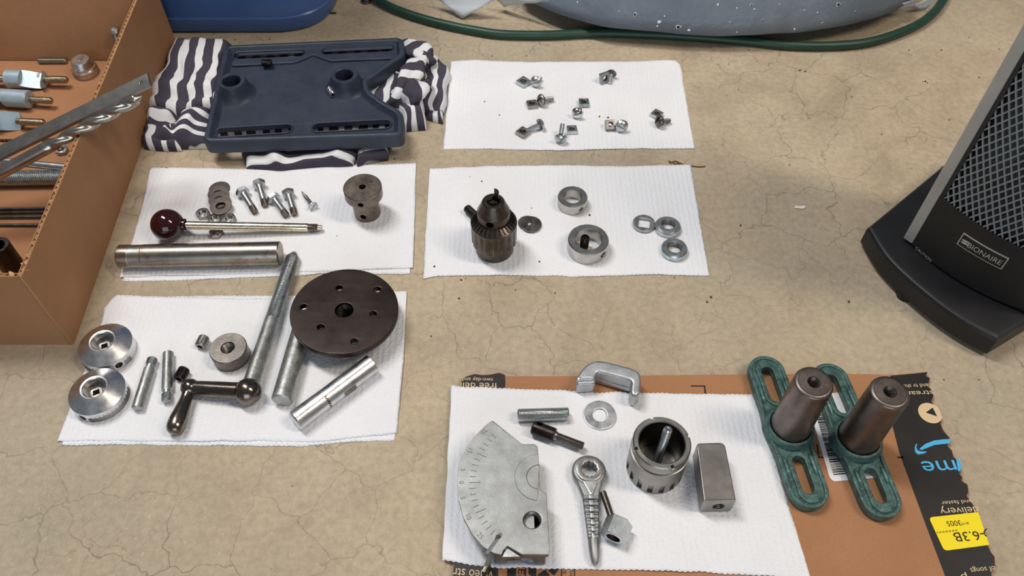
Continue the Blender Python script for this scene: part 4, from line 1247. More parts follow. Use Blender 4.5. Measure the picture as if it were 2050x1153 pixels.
# one bevel tooth: from outer rim up to the nose
ro, ri = rs_ - .0008, rs_ * 0.735
w0 = 2 * pi * ro / nt * 0.25; w1 = 2 * pi * ri / nt * 0.22
zo, zi = hg - 0.0038, hg - 0.0005
tooth.add([(ro, -w0, zo - .001), (ro, w0, zo - .001), (ri, w1, zi - .001), (ri, -w1, zi - .001), (ro - .0004, -w0 * .6, zo + 0.0022), (ro - .0004, w0 * .6, zo + 0.0022), (ri, w1 * .6, zi + 0.0024), (ri, -w1 * .6, zi + 0.0024)],
          [(0, 3, 2, 1), (4, 5, 6, 7), (0, 1, 5, 4), (1, 2, 6, 5), (2, 3, 7, 6), (3, 0, 4, 7)])
tm = tooth.mesh('gear_tooth'); tm.materials.append(MAT['chuck_steel'])
for i in range(nt):
    o = bpy.data.objects.new('gear_tooth', tm); C.objects.link(o); o.parent = ck; o.matrix_basis = R(2 * pi * i / nt + 0.05)
rn = 33.5 * S(425, .06); rt = 20 * S(402, .07)
o = Geo().lathe([(0, hg - .006), (rn, hg - .006), (rn, hn - 0.0135), (rn - .0006, hn - .0125), (rt + .0012, hn - 0.001), (rt, hn), (0, hn)], 56).obj('nose', 'chuck_steel', ck, sharp=18)
cut(o, cyl_cut(0.0037, 0.01, frame((-0.0035, -rn - .002, hg + 0.0075), (0.1, 1, 0))),
    Geo().lathe([(0, hn - .012), (rt * .66, hn - .012), (rt * .66, hn + .002), (0, hn + .002)], 32))
for i in range(3):
    A = 2 * pi * i / 3 + 0.52
    rj = rt * 0.55
    pts = [(rj * cos(t) , rj * sin(t)) for t in [(-0.95 + 1.9 * q / 6) for q in range(7)]] + [(0.0007, 0)]
    hh = hj if i == 0 else hn + 0.0022 
    Geo().prism(pts, hn - 0.0118, hh).obj('jaw', 'chuck_steel' , ck, R(A) @ T((0.0004, 0, 0)))
# its black chuck screw tucked behind
rsk = 8.8 * S(425, .004)
M, L = lying(934, 416, 968, 447, rsk)
o = thing('black_stud', 'short black threaded stud poking out behind the drill chuck', 'stud', M)
Geo().thread(rsk, 0, L, 0.0014, 0.0004, 18, chamfer=.001).obj('threaded_body', 'black_oxide', o)

flat_washer('thin washer lying under another washer beside the drill chuck', 1056, 445.5, 38, .38, TZ, 0.0012, 'washer_steel', group='washers beside the chuck')
flat_washer('thin dark washer on top of another washer beside the drill chuck', 1063.5, 448, 42, .36, TZ + 0.0013, 0.0013, 'steel_dark', group='washers beside the chuck', tilt=R(0.03, 'Y'))

def collar(label, ut, vt, wpx, inner, h, hole, mat='bright_steel'):
    p = G(ut, vt, TZ + h); r = wpx * S(vt, TZ + h) / 2; ri = r * inner
    root = thing('shaft_collar', label, 'shaft collar', T((p.x, p.y, TZ)))
    o = Geo().lathe([(ri, .0008), (ri + .0008, 0), (r - .0008, 0), (r, .0008), (r, h - .0010), (r - .0010, h), (ri + .0008, h), (ri, h - .0008), (ri, .0008)], 64).obj('ring', mat, root)
    A = hole[0]
    cut(o, cyl_cut(hole[1], (r - ri) + .004, frame((r * cos(A) + .002 * cos(A), r * sin(A) + .002 * sin(A), h * hole[2]), (-cos(A), -sin(A), 0))))
    return root
collar('smaller bright shaft collar ring standing alone on the towel', 1146.5, 392.5, 59.5, 0.60, 0.0125, (-0.98, 0.0028, 0.5))
collar('larger shaft collar ring with a black set screw inside', 1178, 478, 82, 0.66, 0.0155, (-0.78, 0.0036, 0.52))
ps = G(1169, 497, TZ)
ss = thing('set_screw', 'black set screw standing inside the larger shaft collar', 'set screw', frame((ps.x, ps.y, TZ + 0.0004), (0.02, 0.12, 1)))
rq = 9 * S(485, .008)
g = Geo().thread(rq, 0, 0.0150, 0.0013, 0.0005, 18, chamfer=.0008, cap=False)
g.lathe([(rq * .82, 0.0150), (rq * .5, 0.0150), (rq * .45, 0.0135), (0, 0.0132)], 18); g.lathe([(rq * .8, 0), (0, 0)], 18)
g.obj('threaded_body', 'black_oxide', ss)
sqh = rounded([(-0.52, -0.52), (0.52, -0.52), (0.52, 0.52), (-0.52, 0.52)], 0.08, 2)
ca, sa_ = cos(-0.22), sin(-0.22)
sqh = [(q[0] * ca - q[1] * sa_, q[0] * sa_ + q[1] * ca) for q in sqh]
flat_washer('thin round washer with a square hole', 1289.5, 446, 45, .5, TZ, 0.0028, 'zinc_dull', hole=sqh)
def ring_nut(label, u, v, wpx, hole, h, step):
    p = G(u, v, TZ + h); r = wpx * S(v, TZ + h) / 2; ri = r * hole
    root = thing('ring_nut', label, 'ring nut', T((p.x, p.y, TZ)), 'round ring nuts')
    if step:
        prof = [(r - .0008, 0), (r, .0006), (r, h * .62), (r - .0006, h * .68), (r * .80, h * .70), (r * .79, h * .95), (r * .76, h), (ri + .0005, h), (ri, h - .0005)]
    else:
        prof = [(r - .0012, 0), (r, .0012), (r, h - .0022), (r * .93, h - .0008), (r * .86, h), (ri + .0008, h), (ri, h - .0008)]
    Geo().lathe([(ri, .0004)] + prof, 56).obj('ring', 'zinc', root)
    Geo().thread(ri + .0004, 0.0004, h - 0.0008, 0.0013, 0.0008, 32, cap=False).obj('thread', 'steel', root)
ring_nut('stepped ring nut touching the square-holed washer', 1338, 448, 51, 0.52, 0.0075, True)
ring_nut('plain rounded ring nut lying alone near the towel edge', 1351, 494, 53, 0.54, 0.0075, False)
# ---------------------------------------------------------------- bottom-left towel
def dial(label, u, v, wpx, hole_a, marks):
    """aluminium handwheel hub: knurled side, conical top, hollow centre; u, v = centre of the outer top edge"""
    h1 = 0.0125; h2 = 0.0190
    p = G(u, v, TZ + h1); r = wpx * S(v, TZ + h1) / 2; ri = r * 0.43
    root = thing('dial_hub', label, 'dial', T((p.x, p.y, TZ)), 'turned aluminium dial hubs')
    o = Geo().lathe([(0, 0), (r - .001, 0), (r, .001), (r, h1 - .0004), (r - .0003, h1), (ri + .0012, h2), (ri, h2 - .0002), (ri - .0008, h2 - .0012), (ri - .0012, 0.006), (0, 0.006)], 72).obj('hub', 'aluminium', root, sharp=22)
    A = hole_a
    cut(o, cyl_cut(0.0034, 0.009, frame(((r + .002) * cos(A), (r + .002) * sin(A), h1 * 0.5), (-cos(A), -sin(A), 0))))
    Geo().thread(0.0033, 0.0, 0.004, 0.001, 0.0004, 16).obj('set_screw', 'black_oxide', root, frame(((r - .0012) * cos(A), (r - .0012) * sin(A), h1 * 0.5), (-cos(A), -sin(A), 0)))
    # fine graduation lines round the rim
    g = Geo()
    for i in range(70):
        a = marks + i * 0.030
        if abs(a - hole_a) < 0.2: continue
        g.box(0.00035, 0.0004, 0.0055 if i % 5 else 0.0075, 0, R(a) @ T((r, 0, 0.0012)) @ R(pi / 2))
    o = g.obj('graduations', 'steel_dark', root)
    # keyed boss and bore in the hollow
    b = Geo().plate(circle(ri * 0.55, 28), [[(q[0] * ri * .24, q[1] * ri * .24) for q in ((-1, -1), (1, -1), (1, 1), (-1, 1))]], 0.0059, 0.0105, 0.0006).obj('square_bore', 'steel', root, R(0.4) @ T((-0.0012, 0.0008, 0)))
    Geo().lathe([(0.0, 0.0064), (ri * .3, 0.0064)], 16).obj('bore_floor', 'hole_dark', root, T((-0.0012, 0.0008, 0)))
    return root
dial('bright aluminium dial hub with a set screw in its side, beside the carton', 210, 690, 105, -0.85, -2.4)
dial('scuffed aluminium dial hub resting against the other dial hub', 193.5, 783, 110, -1.9, -1.7)

def pin(label, ut, vt, ue, ve, wpx, group='galvanized pins with threaded ends'):
    """plain pin with a short threaded end at pixel (ut, vt)"""
    r = wpx / 2 * S((vt + ve) / 2, .005)
    M, L = lying(ut, vt, ue, ve, r)
    root = thing('threaded_pin', label, 'pin', M, group)
    Geo().thread(r * .97, 0.0, 0.0082, 0.0012, 0.0005, 18, chamfer=.0012).obj('thread', 'zinc_dull', root)
    Geo().lathe([(r * .8, 0.0075), (r * .8, 0.0112), (r, 0.0118)], 24).obj('neck', 'zinc', root)
    o = Geo().lathe([(r, 0.0116), (r, L - .0008), (r - .0008, L), (0, L)], 28).obj('shank', 'galvanized', root)
pin('galvanized pin lying with its threaded end towards the carton wall towel edge', 306, 717, 274.5, 819, 22)
pin('galvanized pin touching the black set screw, thread end near the crank', 334, 804, 337, 706, 21.5)
set_screw('set_screw', 'steel set screw lying beside the round spacer', 405, 684.5, -5, 10, 0.0108, 23, TZ, 'steel')
set_screw('set_screw', 'black set screw leaning on the galvanized pin by the crank', 364, 748.5, -5, 8.5, 0.0112, 24, TZ, 'black_oxide')
# spacer
p = G(456, 696, TZ + 0.0145); r = 37 * S(696, .016); h = 0.0145
o = Geo().lathe([(r * .36, .0005), (r * .38, 0), (r - .0006, 0), (r, .0006), (r, h - .0006), (r - .0006, h), (r * .39, h), (r * .36, h - .0012), (r * .36, .0005)], 56)
sp_ = thing('steel_spacer', 'short brownish steel spacer with a threaded centre hole', 'spacer', T((p.x, p.y, TZ)))
o.obj('ring', 'steel_dark', sp_)
Geo().thread(r * .37, 0.0004, h - .001, 0.0013, 0.0008, 24, cap=False).obj('thread', 'steel', sp_)

# ball crank on its lead screw
rB = 27.0 * S(785, .011)
cb = G(497, 784, TZ + rB); rrod = 0.0068
tipp = G(590, 506, TZ + 0.0055)
ax = tipp - cb; L = ax.length
cr_ = thing('crank_screw', 'dark ball crank handle fixed on a long grey lead screw', 'crank handle', frame(cb, ax, (0, 0, 1)))
Mi = cr_.matrix_basis.inverted()
Geo().lathe([(rB * sin(t), -rB * cos(t)) if 0 < t < pi else (0, -rB * cos(t)) for t in [i * pi / 28 for i in range(29)]], 48).obj('crank_ball', 'gunmetal', cr_, sharp=60)
zs = L * 0.485
Geo().lathe([(rrod * 1.02, rB * .8), (rrod * 1.02, zs - .001), (rrod * .95, zs)], 32).obj('plain_rod', 'galvanized', cr_)
Geo().thread(rrod * 1.0, zs - .0005, L - 0.0075, 0.0019, 0.0010, 24, cap=False).obj('lead_thread', 'zinc_dull', cr_)
Geo().lathe([(rrod * .9, L - 0.0078), (rrod * .9, L - .006), (rrod * .45, L - .0008), (rrod * .3, L), (0, L)], 24).obj('pointed_tip', 'zinc', cr_)
sb_ = G(381, 776, TZ + 0.0095)                      # small ball
loc = lambda p: Mi @ p
rb2 = 18.5 * S(776, .01)
Geo().lathe([(rb2 * sin(t), -rb2 * cos(t)) if 0 < t < pi else (0, -rb2 * cos(t)) for t in [i * pi / 22 for i in range(23)]], 36).obj('small_ball', 'gunmetal', cr_, T(loc(sb_)), sharp=60)
arm = [cb.lerp(sb_, t) for t in (0.1, 0.3, 0.5, 0.7, 0.95)]
Geo().tube([loc(p) for p in arm], [0.0076, 0.0072, 0.0070, 0.0068, 0.0064], 24).obj('crank_arm', 'gunmetal', cr_)
he = G(347, 868, TZ + 0.0078)
hv = [sb_.lerp(he, t) for t in (0.08, 0.18, 0.26, 0.36, 0.48, 0.60, 0.72, 0.83, 0.91, 0.965, 0.995, 1.0)]
Geo().tube([loc(p) for p in hv], [0.0056, 0.0050, 0.0050, 0.0055, 0.0062, 0.0070, 0.0077, 0.0078, 0.0072, 0.0058, 0.0036, 0.0014], 28).obj('handle_grip', 'gunmetal', cr_, sharp=60)

# round bars
def bar_(name, label, u1, v1, u2, v2, wpx, mat, ch=0.0012, z=TZ, group=None):
    r = wpx / 2 * S((v1 + v2) / 2, .008)
    M, L = lying(u1, v1, u2, v2, r, z)
    o = Geo().lathe([(0, 0), (r - ch, 0), (r, ch), (r, L - ch), (r - ch, L), (0, L)], 40).obj(name, mat, None, M)
    return tag(o, label, 'rod', group), M, L, r
o, M, L, r = bar_('round_bar', 'dull galvanized round bar sliding under the dark faceplate', 564, 803, 612, 636, 41, 'galvanized')
o, M, L, r = bar_('round_bar', 'bright round bar with stamped marks and brown scuffs', 590, 844, 747, 727, 42, 'aluminium')
# brown scuff rings and stamped crescents on the bright bar
for z0, a0, a1, wd in ((L * .36, 0.3, 1.9, .0018), (L * .55, 1.2, 2.2, .012)):
    v = []; f = []
    nn = 16
    for j in range(2):
        for i in range(nn + 1):
            A = a0 + (a1 - a0) * i / nn; v.append(((r + .00008) * cos(A), (r + .00008) * sin(A), z0 + wd * j + 0.0008 * sin(i * 2.1)))
    for i in range(nn): f.append((i, i + 1, nn + 2 + i, nn + 1 + i))
    Geo().add(v, f).obj('scuff', 'steel_brown', o, fix=False)
for z0, A in ((0.012, -0.5), (0.0135, -0.35), (L * .42, -.45), (L * .46, -.4)):
    Geo().box(0.0003, 0.0028, 0.0005, 0, R(A) @ T((r, 0, z0))).obj('stamped_mark', 'steel_dark', o)

# faceplate on its hub
hF = 0.026; thF = 0.0065
p = G(687, 621, TZ + hF)
Rf = 107.5 * S(621, TZ + hF)
fpz = thing('faceplate', 'large dark steel faceplate disc with six holes around a bore', 'faceplate', T((p.x, p.y, TZ)) @ R(0.035, 'Y') @ R(-0.02, 'X'))
rc = Rf * 0.168
holes = [circle(rc, 32)]
for ang, k in ((107, .55), (-8, .55), (-133, .55), (42, .76), (-69, .76), (176, .76)):
    holes.append(circle(Rf * 0.064, 20, Rf * k * cos(radians(ang)), Rf * k * sin(radians(ang))))
Geo().plate(circle(Rf, 96), holes, hF - thF, hF, 0.0008).obj('disc', 'faceplate', fpz)
Geo().plate(circle(0.0185, 40), [circle(rc, 32)], 0, hF - thF + .0004, 0.0006).obj('hub', 'faceplate', fpz)
Geo().thread(rc * 1.01, 0.001, hF - .002, 0.0016, 0.0009, 28, cap=False).obj('bore_thread', 'hole_dark', fpz)

# ---------------------------------------------------------------- bottom-right towel
# protractor table
zt = CZ + 0.024
pr = thing('protractor_casting', 'grey cast aluminium protractor sector with engraved scale and channel edge', 'protractor', T((0, 0, 0)))
Q = lambda x, y: (900 + x / 3.568, 830 + y / 3.568)
pts = [(310, 42), (520, 210), (605, 208), (630, 224), (640, 400), (645, 535), (692, 560), (704, 760), (716, 960), (708, 1000), (520, 1000), (412, 936), (385, 965), (368, 1003), (320, 992), (240, 945), (170, 865), (100, 740), (62, 600), (52, 500), (62, 380), (80, 310), (120, 235), (200, 130), (260, 72), (296, 44)]
ppx = [Q(*q) for q in pts]
cH = Q(590, 752)
ph_ = G(*cH, zt)
hole = circle(0.0068, 28, ph_.x, ph_.y)
Geo().plate(rounded(px2(ppx, zt), [0.001, 0.002, 0.001, 0.003] + [0.001] * 22, 3), [hole], zt - 0.0055, zt, 0.0006).obj('sector_plate', 'cast_aluminium', pr)
# machined half rings at the straight edge
cxr = G(*Q(645, 447), zt)
def half_ring(r0, r1, dz, nm, mat):
    xr_ = lambda y: None
    o_ = []
    n_ = 36
    a0, a1 = radians(92), radians(262)
    po = [(cxr.x + r1 * cos(a0 + (a1 - a0) * i / n_), cxr.y + r1 * sin(a0 + (a1 - a0) * i / n_)) for i in range(n_ + 1)]
    pi_ = [(cxr.x + r0 * cos(a1 - (a1 - a0) * i / n_), cxr.y + r0 * sin(a1 - (a1 - a0) * i / n_)) for i in range(n_ + 1)] if r0 > 0 else []
    return Geo().plate(po + pi_, (), zt - .001, zt + dz, 0.0002).obj(nm, mat, pr)
kp = S(955, zt) / 3.568
half_ring(96 * kp, 178 * kp, 0.0006, 'machined_ring', 'cast_aluminium')
half_ring(176 * kp, 181 * kp, 0.0003, 'ring_groove', 'engraving')
half_ring(0, 92 * kp, 0.0004, 'pivot_boss', 'cast_aluminium')
half_ring(92 * kp, 96 * kp, 0.0003, 'ring_groove', 'engraving')
Geo().thread(0.0069, zt - 0.018, zt - .0004, 0.0013, 0.0007, 28, cap=False).obj('threaded_hole', 'steel', pr, T((ph_.x, ph_.y, 0)))
Geo().lathe([(0, zt - .0178), (0.0072, zt - .0178), (0.0072, zt - .0174), (0, zt - .0174)], 20).obj('hole_shade', 'hole_dark', pr, T((ph_.x, ph_.y, 0)))  # dark disc put in for the shade inside the hole
# rails under the plate (dark channel seen at the near end)
def rail(x0, x1, y0, y1, nm='channel_rail'):
    a = px2([Q(x0, y0), Q(x1, y0), Q(x1 + (y1 - y0) * .03, y1), Q(x0 + (y1 - y0) * .03, y1)], zt)
    return Geo().plate(rounded(a, 0.002, 3), (), CZ, zt - 0.0052, 0.0008).obj(nm, 'cast_aluminium', pr)
rail(300, 400, 640, 985)
rail(600, 688, 840, 995)
rail(540, 618, 230, 560)
a = px2([Q(380, 600), Q(600, 600), Q(620, 985), Q(395, 985)], zt)
Geo().plate(a, (), zt - 0.012, zt - 0.0052, 0.0005).obj('channel_roof', 'cast_aluminium', pr)
# bright triangular index facet
a = px2([Q(408, 950), Q(512, 1018), Q(372, 1022)], zt - .004)
Geo().plate(a, (), zt - 0.011, zt - 0.003, 0.0004).obj('index_facet', 'zinc_dull', pr)
# pointer blade through its slot
pa = G(*Q(352, 862), zt + .001); pb_ = G(*Q(262, 1082), CZ + 0.012)
d = pb_ - pa
Geo().box(0.0034, 0.0016, d.length, 0.0004, frame(pa, d, (1, .4, 0))).obj('pointer_blade', 'steel_brown', pr)
pc_ = frame(pb_, (0, 0, 1), d)
Geo().box(0.010, 0.0026, 0.0125, 0.0006, frame((pb_.x, pb_.y, CZ), (0, 0, 1), d)).obj('pointer_foot', 'steel_brown', pr)
Geo().plate(stadium(G(*Q(362, 856), zt), G(*Q(270, 985), zt), 0.0014), (), zt - .0005, zt + .00015).obj('pointer_slot', 'engraving', pr)
# scale: ticks follow the arc
arcp = [G(*Q(*q), zt) for q in ((52, 500), (80, 310), (120, 235), (200, 130), (260, 72), (100, 740), (170, 865), (240, 945), (62, 600))]
def fit_circle(ps):
    best = None
    for i in range(60):
        for j in range(60):
            c_ = Vector((cxr.x - .03 + i * .001, cxr.y - .03 + j * .001))
            ds = [(Vector(p_[:2]) - c_).length for p_ in ps]; m_ = sum(ds) / len(ds); e = sum((q - m_) ** 2 for q in ds)
            if best is None or e < best[0]: best = (e, c_, m_)
    return best
_, cA2, arcR = fit_circle(arcp)
cA = Vector((cA2.x, cA2.y, zt))
pt, pb2 = arcp[4], arcp[7]
a_t = math.atan2(pt.y - cA.y, pt.x - cA.x); a_b = math.atan2(pb2.y - cA.y, pb2.x - cA.x) % (2 * pi)
span = lambda q: a_t + (a_b - a_t) * q
for i in range(-9, 10):
    A = span((i + 9.5) / 19)
    L_ = 0.0085 if i % 5 == 0 else 0.0048
    r0 = arcR * 0.86
    q = Vector((cos(A), sin(A), 0))
    Geo().box(L_, 0.00045, 0.0003, 0, T((cA.x, cA.y, zt - .0001)) @ R(A) @ T((r0 - L_ / 2, 0, 0))).obj('scale_tick', 'engraving', pr)
for s_, i in (('25', .05), ('15', .24), ('5', .40), ('0', .5), ('5', .62), ('10', .77), ('25', .93)):
    A = span(i); vs_, fs_, wd = text_geo(s_)
    h_ = 0.0052; q = cA + Vector((cos(A), sin(A), 0)) * arcR * 0.945
    Mx = T((q.x, q.y, zt + .00012)) @ R(A - pi / 2 + pi) @ T((-wd * h_ / 2, -h_ * .35, 0))
    Geo().add([(p_.x * wd * h_, p_.y * h_, 0) for p_ in vs_], fs_, Mx).obj('scale_number', 'engraving', pr, fix=False)

# C-shaped clamp yoke
zy = CT + 0.019
Qc = lambda x, y: (880 + x / 2.545, 700 + y / 2.545)
yk = [(692, 158), (714, 112), (748, 72), (800, 50), (850, 56), (985, 92), (1022, 114), (1030, 160), (1022, 222), (1000, 238), (980, 232), (972, 212), (978, 160), (960, 152), (808, 112), (796, 128), (790, 152), (745, 150)]
yo = thing('clamp_yoke', 'grey cast C-shaped clamp yoke straddling the towel edge', 'clamp', T((0, 0, 0)))
body = px2([Qc(*q) for q in yk], zy)
Geo().plate(rounded(body, 0.0030, 4), (), CT + .0012, zy, 0.0026, res=3).obj('yoke_body', 'cast_zinc', yo)
a = px2([Qc(692, 150), Qc(798, 142), Qc(792, 175), Qc(700, 182)], zy - .004)
Geo().plate(rounded(a, 0.003, 4), (), CT + .0012, zy - 0.003, 0.0022, res=3).obj('pad', 'cast_zinc', yo)
a = px2([Qc(806, 130), Qc(972, 176), Qc(968, 196), Qc(802, 150)], zy - .011)
Geo().plate(a, (), CT + .0012, zy - 0.0115, 0.001).obj('inner_ledge', 'cast_zinc', yo)

# threaded stud
r = 13.4 * S(830, .008)
M, L = lying(1036, 831, 1138.5, 828, r, CZ)
o = thing('threaded_stud', 'bright zinc fully threaded stud lying across the towel', 'stud', M)
Geo().thread(r, 0, L, 0.0011, 0.0005, 28, chamfer=.001).obj('threaded_body', 'zinc', o)
# shouldered black bolt
r = 14.5 * S(868, .008)
M, L = lying(1066, 855, 1168, 893, r, CZ, 0.0068)
o = thing('shoulder_bolt', 'black shoulder bolt with cross-drilled head and fine thread', 'bolt', M)
hb = Geo().lathe([(0, 0), (r - .0012, 0), (r, .0012), (r, L * .40), (r * .96, L * .42), (r * .96, L * .44), (0, L * .44)], 36).obj('head', 'black_oxide', o)
cut(hb, cyl_cut(0.0026, 0.02, frame((0.013, -0.006, 0.0055), (-1, .4, 0))))
Geo().lathe([(r * .62, L * .43), (r * .62, L * .48), (r * .5, L * .5)], 24).obj('neck', 'steel', o)
Geo().thread(r * .58, L * .47, L, 0.0013, 0.0006, 22, chamfer=.0008).obj('thread', 'steel_dark', o)
flat_washer('bright flat washer lying below the clamp yoke', 1201, 830, 65, 0.47, CZ, 0.0018, 'aluminium')

# box-end wrench with ribbed tapering handle
zw = CZ + 0.0115
hc = G(1180, 938, zw)
te_ = G(1192, 1134, CZ + 0.004)
wr = thing('ring_spanner', 'cast ring spanner with a braided tapering handle', 'wrench', T((0, 0, 0)))
kw = S(938, zw)
R1 = 34.5 * kw
star = []
for i in range(24):
    rr = 17.5 * kw if i % 2 == 0 else 15.2 * kw
    star.append((rr * cos(2 * pi * i / 24), rr * sin(2 * pi * i / 24)))
Mh = T((hc.x, hc.y, CZ))
Geo().plate(circle(R1, 48), [star], 0.0006, 0.0092, 0.0028, res=3).obj('ring_head', 'cast_aluminium', wr, Mh)
Geo().plate(circle(26.5 * kw, 40), [star], 0.0085, 0.0116, 0.0006).obj('machined_face', 'bright_steel', wr, Mh)
d = Vector((te_.x - hc.x, te_.y - hc.y, 0)); Lh = d.length; d.normalize(); sd = Vector((-d.y, d.x, 0))
Mw = frame((hc.x, hc.y, CZ), (0, 0, 1), d)         # x along the handle
# throat wedge
Geo().plate([(R1 * .55, -R1 * .80), (R1 * 1.25, -0.0078), (R1 * 1.65, -0.0062), (R1 * 1.65, 0.0062), (R1 * 1.25, 0.0078), (R1 * .55, R1 * .80)], (), 0.0008, 0.0086, 0.0022, Mw, res=3).obj('throat', 'cast_aluminium', wr)
Geo().plate([(R1 * .72, -0.0058), (R1 * 1.55, -0.0008), (R1 * 1.55, 0.0008), (R1 * .72, 0.0058)], (), 0.0085, 0.0108, 0.0005, Mw).obj('throat_web', 'aluminium', wr)
n_ = 7; x0 = R1 * 1.45; xe = Lh * 0.74
for i in range(n_):
    xa = x0 + (xe - x0) * i / n_; xb = x0 + (xe - x0) * (i + 1) / n_ - 0.0009
    wa = 0.0066 - 0.0024 * i / n_; wb = wa - 0.0003
    Geo().plate([(xa, -wa), (xb, -wb), (xb, wb), (xa, wa)], (), 0.0008, 0.0082 - .0002 * i, 0.0018, Mw, res=2).obj('handle_rib', 'cast_aluminium', wr)
    Geo().plate([(xa, -wa * .30), (xb, -wb * .30), (xb, wb * .30), (xa, wa * .30)], (), 0.006, 0.0094 - .0002 * i, 0.0006, Mw).obj('spine_rib', 'zinc_dull', wr)
Geo().plate([(x0, -0.0058), (xe + .003, -0.0036), (xe + .003, 0.0036), (x0, 0.0058)], (), 0.0008, 0.0062, 0.001, Mw).obj('handle_core', 'cast_aluminium', wr)
hp_ = [Mw @ Vector((xe - .001 + (Lh - xe) * t, 0, 0.0046 - 0.0006 * t)) for t in (0, .15, .35, .55, .75, .9, .97, 1.0)]
Geo().tube(hp_, [0.0041, 0.0043, 0.0042, 0.0039, 0.0034, 0.0026, 0.0015, 0.0004], 18).obj('handle_tip', 'cast_aluminium', wr, sharp=60)

# hex coupling nut with tommy pin
nb = G(1241, 1042, CZ + 0.0098); nf = G(1228, 1075, CZ + 0.0098)
ax = (nf - nb); ax.z = 0
Rn = 27.5 * S(1060, .01)
tn = thing('pin_nut', 'large bright hex nut lying on its side with a pin through it', 'nut', frame(nb, ax, (0, 0, 1)))
hx = [(Rn * cos(i * pi / 3 + pi / 6), Rn * sin(i * pi / 3 + pi / 6)) for i in range(6)]
Ln = 0.0150
tn.matrix_basis = frame((nb.x, nb.y, CZ + Rn * .866), ax, (0, 0, 1))
o = Geo().plate(hx, [circle(Rn * .52, 28)], 0, Ln, 0.0006).obj('nut_body', 'zinc', tn)
Geo().thread(Rn * .53, .0006, Ln - .0006, 0.0014, 0.0007, 24, cap=False).obj('thread', 'hole_dark', tn)
pA = G(1207, 985, CZ + 0.0045); pB = G(1227, 1044, CZ + 0.0075)
rp_ = 6.6 * S(1010, .006)
Mi = tn.matrix_basis.inverted()
Geo().tube([Mi @ pA, Mi @ pA.lerp(pB, .02), Mi @ pB], [rp_ * .85, rp_, rp_], 20).obj('pin', 'steel_brown', tn)

# spindle sleeve with castle slots
base = G(1311, 938, CZ)
hS = 0.044
Rs = 58.5 * S(886, CZ + hS); Ri = 46 * S(886, CZ + hS)
top = G(1325.5, 885, CZ + hS)
base = Vector((top.x, top.y, 0))
sv = thing('spindle_sleeve', 'hollow steel sleeve with notched rim and slots round its foot', 'sleeve', T((base.x, base.y, CZ)))
o = Geo().lathe([(Ri, .004), (Ri, hS - .0008), (Ri + .0008, hS), (Rs - .0010, hS), (Rs, hS - .0010), (Rs, hS - .0095), (Rs - .0007, hS - .0100), (Rs - .0007, hS - .0112), (Rs + .0004, hS - .0117), (Rs + .0004, .0010), (Rs - .0006, 0), (0, 0), (0, .004), (Ri, .004)], 72).obj('sleeve_body', 'steel', sv)
g = Geo()
for i in range(4):
    A = radians(-75 + 90 * i + (0 if i else 0))
    cut(o, Geo().box(0.0052, 0.0026, 0.0055, 0, R(A) @ T((Rs, 0, hS - .0035))))
for i in range(16):
    A = 2 * pi * i / 16 + 0.1
    g.box(0.0030, 0.0042, 0.0125, 0, R(A) @ T((Rs, 0, 0.0012)))
cut(o, g)
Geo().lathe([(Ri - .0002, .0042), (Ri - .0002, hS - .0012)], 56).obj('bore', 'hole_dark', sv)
# stud leaning inside the sleeve
b_ = G(1310, 925, CZ + 0.012); t_ = G(1338, 858, CZ + 0.054)
b_ = Vector((base.x - 0.004, base.y - 0.010, CZ + 0.0050)); 
ax = t_ - b_
st_ = thing('bright_stud', 'bright fine-threaded stud leaning inside the hollow sleeve', 'stud', frame(b_, ax))
rS = 9.3 * S(870, .05)
L = ax.length
Geo().thread(rS, 0, L - .0012, 0.0009, 0.0003, 24, cap=False).obj('threaded_body', 'zinc', st_)
Geo().lathe([(rS * .96, L - .0014), (rS * .86, L), (rS * .5, L), (rS * .42, L - .0006), (0, L - .0006)], 28).obj('end_face', 'chrome', st_)

# drilled rectangular block
zb2 = CZ + 0.0205
blk = px2([(1394, 887), (1451, 885), (1474, 1002), (1409, 1003)], zb2)
bo = thing('drilled_block', 'grey rectangular steel block with a tapped hole in its end', 'block', T((0, 0, 0)))
o = Geo().plate(rounded(blk, [0.003, 0.005, 0.0008, 0.0008], 4), (), CZ, zb2, 0.0011, res=2).obj('block_body', 'steel', bo)
fm = G(1435, 1014, zb2 - .0102)
A = Vector(blk[3]); B = Vector(blk[2]); nrm = Vector((-(B - A).y, (B - A).x)).normalized()
mid = (A + B) / 2
cut(o, cyl_cut(0.0048, 0.016, frame((mid.x - nrm.x * .002 + .001, mid.y - nrm.y * .002, CZ + 0.0100), (nrm.x, nrm.y, 0))))
Geo().thread(0.0049, 0.0, 0.013, 0.0013, 0.0007, 22, cap=False).obj('tapped_hole', 'steel_dark', bo, frame((mid.x + nrm.x * .0006 + .001, mid.y + nrm.y * .0006, CZ + 0.0100), (nrm.x, nrm.y, 0)))

